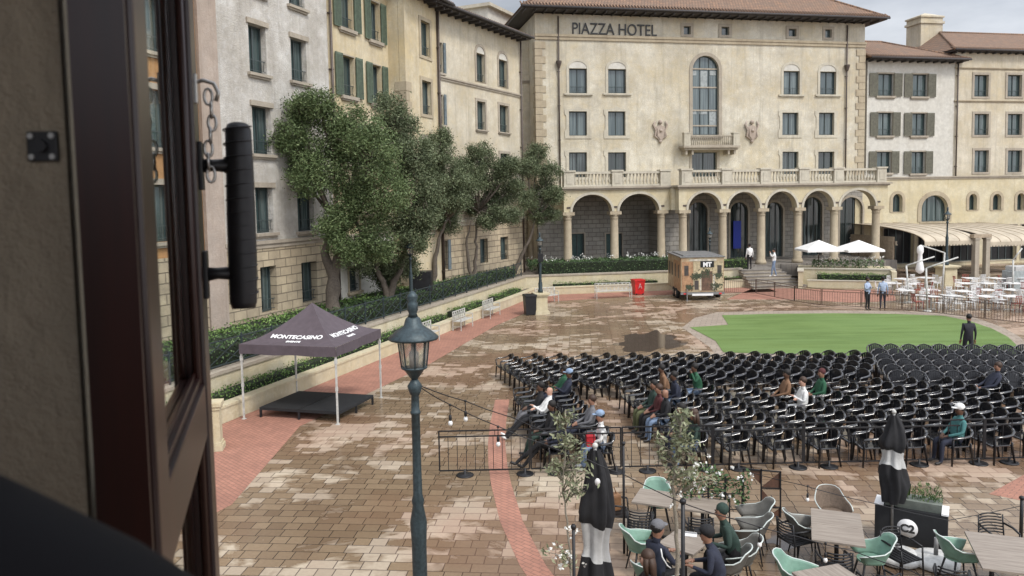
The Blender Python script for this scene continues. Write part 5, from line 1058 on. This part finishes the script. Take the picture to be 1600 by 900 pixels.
def slat_chair(label, loc, rz, group='black slatted cafe chairs', hi=.84):
    t = thing('slatted_chair', label, 'chair', loc, rz, group); m = MB()
    for i in range(6): y = -.17+.068*i; m.bar((-.2, y, .45), (.22, y, .45), .045, .016)
    m.tube([(-.2, -.21, .445), (.22, -.21, .445), (.22, .21, .445), (-.2, .21, .445), (-.2, -.21, .445)], .013, 6); m.build('seat', 'black_metal', t); m = MB()
    for i in range(7):
        z = .5+i*.05; w_ = .205-.005*i; m.tube([(-.19-.1*(z-.45), -w_, z), (-.24-.1*(z-.45), -w_*.55, z), (-.26-.1*(z-.45), 0, z), (-.24-.1*(z-.45), w_*.55, z), (-.19-.1*(z-.45), w_, z)], .013, 5)
    m.build('backrest', 'black_metal', t)
    for s in (-1, 1):
        m = MB(); m.tube([(-.22, s*.22, 0), (-.19, s*.21, .45), (-.225, s*.2, hi-.04)], .014, 6); m.build('leg', 'black_metal', t)
        m = MB(); m.tube([(.24, s*.22, 0), (.22, s*.21, .45), (.2, s*.22, .64)], .014, 6); m.build('leg', 'black_metal', t)
        m = MB(); m.tube([(.2, s*.22, .64), (0, s*.235, .66), (-.2, s*.21, .66)], .017, 6); m.build('armrest', 'black_metal', t)
    return t
def tpx(label, cs, split=0, top='table_wood'):
    P = [G(x, y, .74) for x, y in cs]; c = sum(P, Vector())/4; e = ((P[1]-P[0])+(P[2]-P[3]))/2; d = ((P[3]-P[0])+(P[2]-P[1]))/2
    return table(label, (c.x, c.y, 0), math.atan2(e.y, e.x), e.length, d.length, top, .74, 'cafe tables', split)
tpx('pale wooden cafe table made of two tops pushed together, between grey and mint chairs', [(1277, 795), (1354, 804), (1342, 852), (1257, 841)], 1)
tpx('pale wooden cafe table at the bottom edge, in front of the lowest mint chair', [(1309, 881), (1395, 935), (1325, 958), (1237, 893)])
tpx('large pale wooden cafe table at the right edge of the photo, beside the black planter', [(1526, 833), (1680, 850), (1672, 905), (1514, 883)], 0)
tpx('pale wooden cafe table left of the sapling with a mint chair behind it', [(1006, 763), (1050, 769), (1053, 793), (981, 783)])
tpx('pale wooden cafe table right of the sapling, by the person in the hooded top', [(1066, 774), (1141, 782), (1128, 803), (1058, 794)])
tpx('small pale wooden cafe table with a folded menu, between the two capped people', [(1052, 825), (1119, 842), (1078, 866), (1033, 850)])
mc = dict(mat='mint_plastic', rim='mint_rim'); 
def sc(kind, label, px, py, rz):
    mat, rim, g = {'m': ('mint_plastic', 'mint_rim', 'mint tub chairs'), 'g': ('grey_plastic', 'mint_rim', 'grey tub chairs'), 'b': ('brown_weave', 'mint_rim', 'grey tub chairs')}[kind]
    return shell_chair(mat, rim, label, G(px, py, .45)*1.0, R(rz), g)
for a in [('m', 'mint green tub chair with pale rim behind the table left of the sapling', 1028, 786, -95), ('m', 'mint green tub chair, empty back showing left of the grey capped person', 1003, 854, 10),
          ('m', 'mint green tub chair at the right side of the double wooden table', 1360, 872, 175), ('m', 'mint green tub chair lowest in the photo, at the bottom table', 1248, 905, -25),
          ('m', 'mint green tub chair between the black planter and the right edge table', 1499, 868, 0), ('g', 'grey tub chair at the left side of the double wooden table', 1258, 830, 0),
          ('b', 'brown woven tub chair on the far side of the double wooden table', 1301, 800, -95), ('g', 'grey tub chair behind the person in the hooded top', 1176, 812, 175), ('g', 'grey tub chair in the aisle right of the person in the hooded top', 1172, 834, 160),
          ('g', 'grey tub chair with white rim holding the navy jacketed person', 1136, 886, 160)]:
    o = sc(*a); o.location.z = 0
for l, px, py, rz in [('black slatted cafe chair with a bag hung on it beside the folded parasol', 962, 800, -10), ('black slatted cafe chair at the near side of the table left of the sapling', 1000, 822, 80),
                      ('black slatted cafe chair tucked under the table right of the sapling', 1092, 832, 85), ('black slatted cafe chair at the near side of the double wooden table', 1303, 888, 85),
                      ('black slatted cafe chair in the bottom centre between the mint chairs', 1372, 922, 95), ('black slatted cafe chair right of the white parasol bases', 1487, 915, 60),
                      ('black slatted cafe chair left of the grey tub chair by the double table', 1243, 842, 20), ('black slatted cafe chair in front of the black planter', 1408, 868, -70), ('black slatted cafe chair behind the large table at the right edge', 1560, 845, -90), ('black slatted cafe chair behind the table right of the sapling', 1118, 792, -95)]:
    p = G(px, py, .45); slat_chair(l, (p.x, p.y, 0), R(rz))
p = G(966, 785, .6); m = MB(); m.bevbox(-.16, .16, -.09, .09, 0, .3, .04); m.tube([(-.1, 0, .29), (-.05, 0, .42), (.05, 0, .42), (.1, 0, .29)], .01, 6); tag(m.build('bag', 'tan_leather', None, (p.x-.12, p.y, .46), .4), 'tan leather bag resting on the black chair by the folded parasol', 'bag')
p = G(1079, 836, .745); m = MB(); m.box(-.1, .1, -.06, .06, 0, .012); m.add([(-.1, .06, .012), (.1, .06, .012), (.1, .02, .05), (-.1, .02, .05)], [(0, 1, 2, 3)]); tag(m.build('menu', 'print_white', None, (p.x, p.y, .742), -.3), 'white folded menu lying on the small table between the capped people', 'menu')
def cafe_person(label, px, py, zh, rz, **k):      # placed by the middle of the head
    p = G(px, py, zh); r = R(rz); return person(label, (p.x, p.y, 0), r, **k)
a = cafe_person('person seen from behind in a navy jacket with white stripe and grey cap', 1024, 826, 1.25, 35, shirt='cloth_navy', pants='cloth_black', skin='skin_mid', cap='cloth_grey', arms='table', lean=-.1)
m = MB(); m.tube([(-.06, -.17, 1.02), (-.1, -.235, .93), (-.04, -.275, .8), (.03, -.28, .74)], .01, 6); m.build('stripe', 'cloth_white', a)
o = shell_chair('mint_plastic', 'mint_rim', 'mint green tub chair occupied by the grey capped person', (a.location.x-.03, a.location.y-.02, 0), R(35), 'mint tub chairs')
a = cafe_person('person with long brown hair in a dark jacket at the bottom edge, facing left', 1010, 872, 1.24, 170, shirt='cloth_black', pants='cloth_black', skin='skin_light', hair='hair_brown', longhair=True, arms='table'); slat_chair('black slatted cafe chair occupied by the long haired person', (a.location.x+.03, a.location.y, 0), R(170))
a = cafe_person('person in a grey green hooded top leaning forward on the table', 1150, 800, 1.22, 178, shirt='cloth_dkgreen', pants='cloth_black', skin='skin_mid', hair='cloth_dkgreen', arms='table', lean=-.45); shell_chair('grey_plastic', 'mint_rim', 'grey tub chair occupied by the person in the hooded top', (a.location.x+.04, a.location.y, 0), R(178), 'grey tub chairs')
a = cafe_person('person in a navy jacket and dark cap bending over the small table', 1127, 842, 1.18, 165, shirt='cloth_navy', pants='cloth_black', skin='skin_mid', cap='cloth_black', arms='table', lean=-.4)
# folded parasols
def folded(label, px, Y, ytop, ybot, r, bands, tilt=0, mark=None):
    c = AT(px, ytop, Y); zt = c.z; zb = AT(px, ybot, Y).z; t = thing('folded_parasol', label, 'parasol', (c.x, c.y, 0)); H_ = zt-zb
    m = MB(); m.tube([(0, 0, 0), (0, 0, zt+.06)], .024, 10); m.build('pole', 'steel_grey', t); m = MB(); m.ball((0, 0, zt+.05), .04, 8); m.build('finial', 'white_metal', t)
    def R_(f, a):    # radius profile of the folded cloth
        base = r*(.22+.78*min(1, f/.33)**.8) if f < .33 else (r*(1-.35*math.sin((f-.33)/.17*math.pi/2)) if f < .5 else r*(.65+.35*math.sin(min(1, (f-.5)/.25)*math.pi/2)) if f < .8 else r*(1-.25*(f-.8)/.2))
        return base*(1+.2*math.sin(a*5+f*5)+.11*math.sin(a*9+1-f*4)+.07*math.sin(f*17+a))
    n = 40
    for f0, f1, mat, nm in bands:
        V = []; q = max(2, int((f1-f0)*26))
        for j in range(q+1):
            f = f0+(f1-f0)*j/q
            for k in range(n): a = 2*math.pi*k/n; rr = R_(f, a); V.append((rr*math.cos(a)+.02*math.sin(f*9), rr*math.sin(a), zt-f*H_-((.07*math.sin(a+.9)+.02*math.sin(3*a)) if j in (0, q) and 0 < f < 1 else 0)))
        m = MB(); m.add(V, [(j*n+k, j*n+(k+1) % n, (j+1)*n+(k+1) % n, (j+1)*n+k) for j in range(q) for k in range(n)], True); m.build(nm, mat, t)
    return t, zt, H_
t, zt, H_ = folded('large black folded parasol with a white lower band, beside the left sapling', 930, 9.8, 702, 1010, .225, [(0, .38, 'fabric_black', 'canopy'), (.38, .55, 'fabric_grey_white', 'valance'), (.55, 1, 'fabric_black', 'cover')])
text('CAFE', .16, 'letter_black', t, 'lettering', (-.12, -.262, zt-.47*H_), (R(90), R(14), 0), .002, bold=.01) if False else None
m = MB(); m.lathe([(.035, 0), (.035, .004)], 14); q = m.build('badge', 'print_white', t, (.0, -.235, zt-.13*H_)); q.rotation_euler = (R(90), 0, 0); q.scale = (1, 1.4, 1)
folded('black folded parasol with a white middle band, hanging over the black planter', 1397, 13.2, 648, 783, .21, [(0, .42, 'fabric_black', 'canopy'), (.42, .6, 'fabric_grey_white', 'valance'), (.6, 1, 'fabric_black', 'cover')])
def ubase(label, px, py, stub):
    t = thing('umbrella_stand', label, 'parasol base', G(px, py), 0, 'white round parasol bases'); m = MB(); m.lathe([(.3, 0), (.36, .03), (.37, .09), (.33, .15), (.12, .17), (.05, .18)], 26); m.build('weight', 'stone_base', t); m = MB(); m.tube([(0, 0, .17), (0, 0, .17+stub)], .035, 10); m.build('sleeve', 'steel_grey', t)
ubase('round white stone parasol base carrying the folded parasol pole', 1402, 876, .12); ubase('round white stone parasol base with an empty metal sleeve, right of its twin', 1462, 883, .3)
# planter with plants
A_p, B_p = G(1366, 844), G(1480, 866); d = B_p-A_p; t = thing('planter_box', 'black rectangular planter with white round emblem and a grey trough of upright plants', 'planter', A_p, math.atan2(d.y, d.x)); Lp = d.length
m = MB(); m.bevbox(0, Lp, 0, .42, 0, .66, .012); m.build('box', 'stage_black', t); [MB().box(xx, yy, -.01, .43, .662, .69).build('corner_plate', 'print_white', t) for xx, yy in ((-.01, .14), (Lp-.1, Lp+.01))]
m = MB(); m.add([(.16, .06, .662), (Lp-.11, .06, .662), (Lp-.11, .36, .662), (.16, .36, .662), (.14, .03, .82), (Lp-.09, .03, .82), (Lp-.09, .39, .82), (.14, .39, .82)], [(0, 3, 2, 1), (4, 5, 6, 7), (0, 1, 5, 4), (1, 2, 6, 5), (2, 3, 7, 6), (3, 0, 4, 7)]); m.build('trough', 'trough_grey', t)
m = MB(); m.lathe([(.165, 0), (.165, .008)], 32); q = m.build('emblem', 'print_white', t, (Lp*.46, -.004, .33)); q.rotation_euler = (R(90), 0, 0); text('C2', .19, 'letter_black', t, 'emblem_letters', (Lp*.46, -.0165, .265), (R(90), 0, 0), .003, bold=.008)
pt = thing('potted_plant', 'upright snake plants and thin grasses growing in the grey trough', 'plant', A_p+Vector((0, 0, .8)), math.atan2(d.y, d.x)); m = MB()
for i in range(15):
    x = .34+random.random()*.2; y = random.uniform(.1, .32); h = random.uniform(.22, .42); a = random.uniform(-.08, .08); w_ = .022; ph = random.random()*3; cx, sx = math.cos(ph)*w_, math.sin(ph)*w_
    m.add([(x-cx, y-sx, 0), (x+cx, y+sx, 0), (x+cx+a*.5, y+sx, h*.6), (x-cx+a*.5, y-sx, h*.6), (x+a, y, h)], [(0, 1, 2, 3), (3, 2, 4)])
m.build('blades', 'blade_leaf', pt); X = RNG.random((420, 3))*np.array([Lp*.42, .24, .30])+np.array([Lp*.5, .08, 0]); X[:, 2] *= .6+.5*np.abs(np.sin(X[:, 0]*21)); leaves('foliage', X, .07, 'blade_leaf', pt, .2, up=1.5)
# wooden screen of triangles
Y = 14.4; t = thing('lattice_screen', 'small rusty brown metal screen of triangular plates behind the cafe tables', 'screen', (AT(1190, 800, Y).x, Y, 0)); o = t.location
def ql(px, py): p = AT(px, py, Y); return (p.x-o.x, p.z)
plain('rust_plate', (.10, .05, .032), .55, var=.4); m = MB()
for tri_ in ([(1165, 733), (1189, 736), (1189, 757)], [(1219, 738), (1219, 762), (1190, 761)], [(1189, 763), (1214, 792), (1189, 790)], [(1219, 794), (1219, 820), (1192, 813)]): slab(m, [ql(*q) for q in tri_], [], .012, 0)
m.build('plate', 'rust_plate', t); m = MB()
for a, b in (((1161, 732), (1220, 737)), ((1189, 732), (1189, 822)), ((1219, 736), (1219, 826)), ((1189, 762), (1219, 763)), ((1190, 792), (1219, 793)), ((1161, 732), (1161, 786))): a_, b_ = ql(*a), ql(*b); m.bar((a_[0], -.015, a_[1]), (b_[0], -.015, b_[1]), .025)
m.build('frame', 'black_metal', t)
# climbing plant on thin posts
t = thing('wire_trellis', 'low black wire trellis with thin posts between the sapling and the rusty screen', 'trellis', (AT(1080, 780, 13.6).x, 13.6, 0)); m = MB(); xa = AT(1080, 760, 13.6).x-t.location.x; xb = AT(1160, 760, 13.6).x-t.location.x
for i in range(4): x = xa+(xb-xa)*i/3; m.bar((x, 0, 0), (x, 0, 1.12), .03)
for z in (1.05, .8, .5): m.bar((xa, 0, z), (xb, 0, z), .014)
m.build('frame', 'black_metal', t); X = RNG.random((480, 3))*np.array([xb-xa+.3, .3, .5])+np.array([-.15, -.15, .72]); X[:, 2] += .12*np.sin(X[:, 0]*6)
pl = thing('climbing_plant', 'loose climbing plant with white flowers trailing over the wire trellis', 'plant', t.location); leaves('foliage', X, .075, 'dark_hedge_leaf', pl, .5)
X = np.repeat(RNG.random((34, 3))*np.array([xb-xa+.3, .35, .55])+np.array([-.15, -.2, .74]), 5, 0)+RNG.normal(0, .022, (170, 3)); leaves('blossom', X, .055, 'flower_petal', pl, .6)
# saplings
def sapling(label, Y, stem, blobs, mat='sapling_leaf', tr=.02, bk='bark_pale', flowers=None, sz=.075):
    P = [AT(px, py, Y) for px, py in stem]; base = Vector((P[0].x, Y, 0)); t = thing('sapling', label, 'young tree', base); P = [base]+P; m = MB(); fine = []
    for a, b in zip(P, P[1:]):
        for i in range(4): fine.append(a.lerp(b, i/4)+Vector((random.gauss(0, .008), random.gauss(0, .008), 0)))
    fine.append(P[-1]); n = len(fine); m.tube(fine, [tr*(1-.6*i/n) for i in range(n)], 8); m.build('trunk', bk, t).location = -base; m = MB(); X = []
    for px, py, r, k in blobs:
        c = AT(px, py, Y); s = min(fine, key=lambda q: (q-c).length+(max(0, q.z-c.z+.1)*3)); r *= Y/FPX
        for _ in range(6):
            e = c+Vector((random.gauss(0, .5), random.gauss(0, .5), random.gauss(0, .5)))*r; mid = s.lerp(e, .55)+Vector((0, 0, .04)); m.tube([s, mid, e], [.009, .006, .003], 5); nn = int(k/6)
            f = RNG.random(nn)[:, None]; X.append(np.array(mid)*(1-f)+np.array(e)*f+RNG.normal(0, r*.22, (nn, 3)))
    m.build('branch', bk, t).location = -base; leaves('foliage', np.concatenate(X), sz, mat, t, .28, .3).location = -base
    if flowers:
        X = []
        for px, py, r, k in flowers: X.append(np.repeat(np.array(AT(px, py, Y))+RNG.normal(0, r*Y/FPX*.5, (k, 3)), 5, 0)+RNG.normal(0, .014, (k*5, 3)))
        leaves('blossom', np.concatenate(X), .04, 'flower_petal', t, .6).location = -base
    return t
sapling('thin grey leaved sapling left of the large black folded parasol', 9.2, [(893, 900), (888, 830), (880, 770), (883, 700), (884, 640)], [(884, 655, 22, 110), (878, 690, 26, 140), (900, 715, 28, 140), (890, 755, 28, 140), (866, 730, 20, 70), (905, 765, 18, 60), (880, 870, 22, 90)], flowers=[(880, 870, 24, 14), (886, 832, 14, 6)], tr=.016)
sapling('taller sapling with yellowish leaves and pale stem in the middle of the cafe', 9.0, [(1058, 900), (1057, 820), (1052, 760), (1058, 715), (1066, 650)], [(1065, 648, 20, 130), (1055, 680, 26, 130), (1074, 700, 26, 150), (1036, 715, 22, 80), (1085, 735, 24, 120), (1060, 745, 24, 80), (1028, 700, 14, 30), (1106, 752, 22, 80)], flowers=[(1085, 740, 26, 10), (1050, 760, 18, 5)], tr=.03)
# black poles and strings of lights
def pole(label, px, Y, ytop, r=.018): c = AT(px, ytop, Y); m = MB(); m.tube([(0, 0, 0), (0, 0, c.z)], r, 8); m.lathe([(r*1.5, c.z-.03), (r*1.7, c.z), (r, c.z+.02)], 8); tag(m.build('pole', 'black_metal', None, (c.x, c.y, 0)), label, 'pole', 'black cafe poles')
pole('thick black pole beside the pale sapling stem in the middle of the cafe', 1067, 8.6, 782, .024); pole('short black pole in front of the left sapling', 896, 8.6, 822, .019); pole('thin black pole between the railing and the first cafe table', 974, 13.0, 692, .022); pole('black pole at the right edge of the photo by the big table', 1597, 13.2, 777, .03)
def string(label, pts, bulbs):
    P = [AT(px, py, Y) for px, py, Y in pts]; t = thing('string_lights', label, 'string lights', P[0], group='strings of lights'); m = MB(); fine = []
    for a, b in zip(P, P[1:]):
        for i in range(6): f = i/6; fine.append(a.lerp(b, f)-P[0]-Vector((0, 0, .012*math.sin(math.pi*f))))
    fine.append(P[-1]-P[0]); m.tube(fine, .0065, 5); m.build('cable', 'black_metal', t)
    for px, py, Y in bulbs:
        c = AT(px, py, Y)-P[0]; m = MB(); m.tube([c, c+Vector((0, 0, -.13))], .006, 5); m.lathe([(.012, -.2), (.02, -.17), (.018, -.13), (.008, -.12)], 8, c); m.lathe([(.016, -.01), (.016, .015)], 8, c); s_ = m.build('socket', 'black_metal', t); m = MB(); m.ball(c+Vector((0, 0, -.225)), .028, 10, (1, 1, 1.25)); m.build('bulb', 'fabric_white', s_)
string('cable of hanging bulbs running from the near lamp post to the cafe poles, lower strand', [(655, 604, 8.8), (703, 632, 9.2), (778, 666, 9.6), (850, 694, 9.6), (918, 718, 9.6), (974, 741, 9.6), (1067, 786, 8.6)], [(703, 633, 9.2), (778, 667, 9.6)])
string('cable with one bulb from the near lamp post, upper strand over the paving', [(655, 602, 8.8), (728, 627, 9.4), (800, 652, 9.8), (880, 684, 10.5), (974, 700, 13.0)], [(727, 627, 9.4)])
string('cable crossing in front of the double table towards the bottom centre', [(1067, 786, 8.6), (1150, 812, 9.2), (1245, 838, 9.6), (1331, 860, 9.8), (1424, 892, 9.4), (1470, 912, 9.0)], [(1187, 824, 9.4), (1290, 849, 9.7)])
string('cable crossing in front of the black planter towards the right edge', [(1162, 735, 13.6), (1250, 757, 12.6), (1363, 786, 12.2), (1482, 813, 12.4), (1597, 790, 13.2)], [(1262, 760, 12.5)])
# ================================================================== THE WINDOW WE LOOK OUT OF
for n_ in ('sash_wood',): pass
wt = thing('house_wall', 'dim plastered wall and room around the open window at the left', 'wall', (0, 0, 0)); xe = (112-800)/1200*.60
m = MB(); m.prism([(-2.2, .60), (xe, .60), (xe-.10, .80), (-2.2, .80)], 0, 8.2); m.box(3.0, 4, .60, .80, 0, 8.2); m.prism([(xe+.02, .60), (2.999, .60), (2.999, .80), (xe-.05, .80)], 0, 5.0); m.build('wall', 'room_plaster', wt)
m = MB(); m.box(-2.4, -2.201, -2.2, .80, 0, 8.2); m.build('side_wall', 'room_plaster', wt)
m = MB(); m.box(-2.199, 4, -2.2, .599, 4.4, 4.6); m.build('room_floor', 'wood_dark', wt); m = MB(); m.box(-2.199, 4, -2.2, .80, 7.6, 7.8); m.box(-2.199, -.6, -2.4, -2.201, 4.4, 6.6); m.build('unseen_ceiling', 'room_plaster', wt)  # unseen ceiling and back wall stub, sized to dim the plaster by the window
SA = R(107.3); p = AT(224, 320, .62); SO = Vector((p.x, p.y, 0)); st = thing('window_sash', 'dark red brown wooden window sash standing open at the left, with glass panes', 'window', SO, SA)
zb, zt = 5.15, 7.3; W_ = .56
m = MB(); m.bevbox(0, .07, 0, .045, zb, zt, .004); m.build('stile', 'sash_wood', st); m = MB(); m.bevbox(W_-.07, W_, 0, .045, zb, zt, .004); m.tube([(W_-.073, .012, zb), (W_-.073, .012, zt)], .006, 8); m.tube([(W_-.073, .034, zb), (W_-.073, .034, zt)], .006, 8); m.build('stile', 'sash_wood', st)
m = MB(); m.bevbox(.071, W_-.071, .002, .043, 5.867, 5.945, .004); m.bevbox(.071, W_-.071, .008, .037, 5.944, 5.955, .003); m.bevbox(.071, W_-.071, .014, .018, 5.95, 5.962, .001); m.build('rail', 'sash_wood', st)
for a, b in ((zb, zb+.08), (zt-.08, zt)): m = MB(); m.bevbox(.071, W_-.071, .002, .043, a, b, .004); m.build('rail', 'sash_wood', st)
for a, b in ((zb+.08, 5.867), (5.955, zt-.08)): m = MB(); m.box(.07, W_-.07, .024, .027, a, b); m.build('pane', 'clear_glass', st)
m = MB(); xj = (126-800)/1200*.585; xk = (213-800)/1200*.585; m.prism([(xj, .585), (xk, .585), (xk-.012, .612), (xj, .599)], zb-.05, zt+.5); m.build('window_frame', 'sash_wood', wt)
# handle: a pull wrapped in black tape
xh = W_-.03; m = MB(); top, bot = 6.315, 6.045
pts = [(xh+.002, -.056, top), (xh, -.056, top-.006), (xh, -.056, 6.255), (xh, -.055, 6.18), (xh, -.054, 6.10), (xh-.002, -.053, bot+.01), (xh-.003, -.053, bot)]
m.tube(pts, [.016, .0185, .0195, .0205, .0205, .0195, .0165], 24)
for i in range(13):
    z = bot+.015+i*.0205; V = []
    for k in range(25): a = 2*math.pi*k/24; V.append((xh+.0198*math.cos(a), -.0548+.0198*math.sin(a), z+.012*k/24))
    m.tube(V, .0013, 4)
g = m.build('handle', 'tape_black', st)
for z in (6.257, 6.098): m = MB(); m.tube([(xh, .0, z), (xh, -.02, z+.001), (xh, -.045, z)], [.011, .0085, .011], 12); m.bevbox(xh-.014, xh+.014, -.006, .0, z-.035, z+.035, .002); m.build('handle_stem', 'black_metal', g)
plain('old_silver', (.45, .44, .42), .3, .9, bump=0)
def chain(y0, sgn):
    m = MB(); xc = W_-.045; z = 6.375; m.tube([(xc, y0, z), (xc, y0+sgn*.012, z+.003), (xc, y0+sgn*.026, z-.001), (xc, y0+sgn*.032, z-.014), (xc, y0+sgn*.028, z-.026)], .003, 8); m.bevbox(xc-.006, xc+.006, min(y0, y0+sgn*.004), max(y0, y0+sgn*.004), z-.03, z+.012, .001)
    zz = z-.02; k = 0
    while zz > 6.235:
        c = Vector((xc, y0+sgn*(.018+.004*math.sin(k)), zz)); ax = (Vector((1, 0, 0)) if k % 2 else Vector((0, 1, 0))); ring = [c+ax*(.0055*math.cos(a))+Vector((0, 0, .0115*math.sin(a))) for a in [2*math.pi*i/12 for i in range(13)]]; m.tube(ring, .0021, 6, cap=False); zz -= .0185; k += 1
    tag(m.build('chain', 'old_silver', st), None)
chain(0, -1); chain(.045, 1)
m = MB(); c = AT(68, 229, .598); m.bevbox(-.0115, .0115, -.004, .0, -.0115, .0115, .001); m.tube([(0, -.004, 0), (0, -.008, 0)], .005, 10)
lk = m.build('latch_plate', 'black_metal', None, (c.x, .5995, c.z)); tag(lk, 'small black square latch plate screwed to the dim plaster wall', 'latch'); m = MB()
for sx in (-1, 1):
    for sz in (-1, 1): m.tube([(sx*.008, -.004, sz*.008), (sx*.008, -.0052, sz*.008)], .0022, 10)
m.build('screws', 'old_silver', lk)
m = MB(); P = [AT(-260, 862, .30), AT(-60, 946, .31), AT(100, 1015, .32), AT(300, 1128, .34), AT(480, 1240, .36)]; m.tube(P, [.05, .05, .05, .05, .05], 24); tag(m.build('armrest', 'ledge_dark'), 'dark blurred rounded padded rail in the bottom left corner inside the room', 'rail')
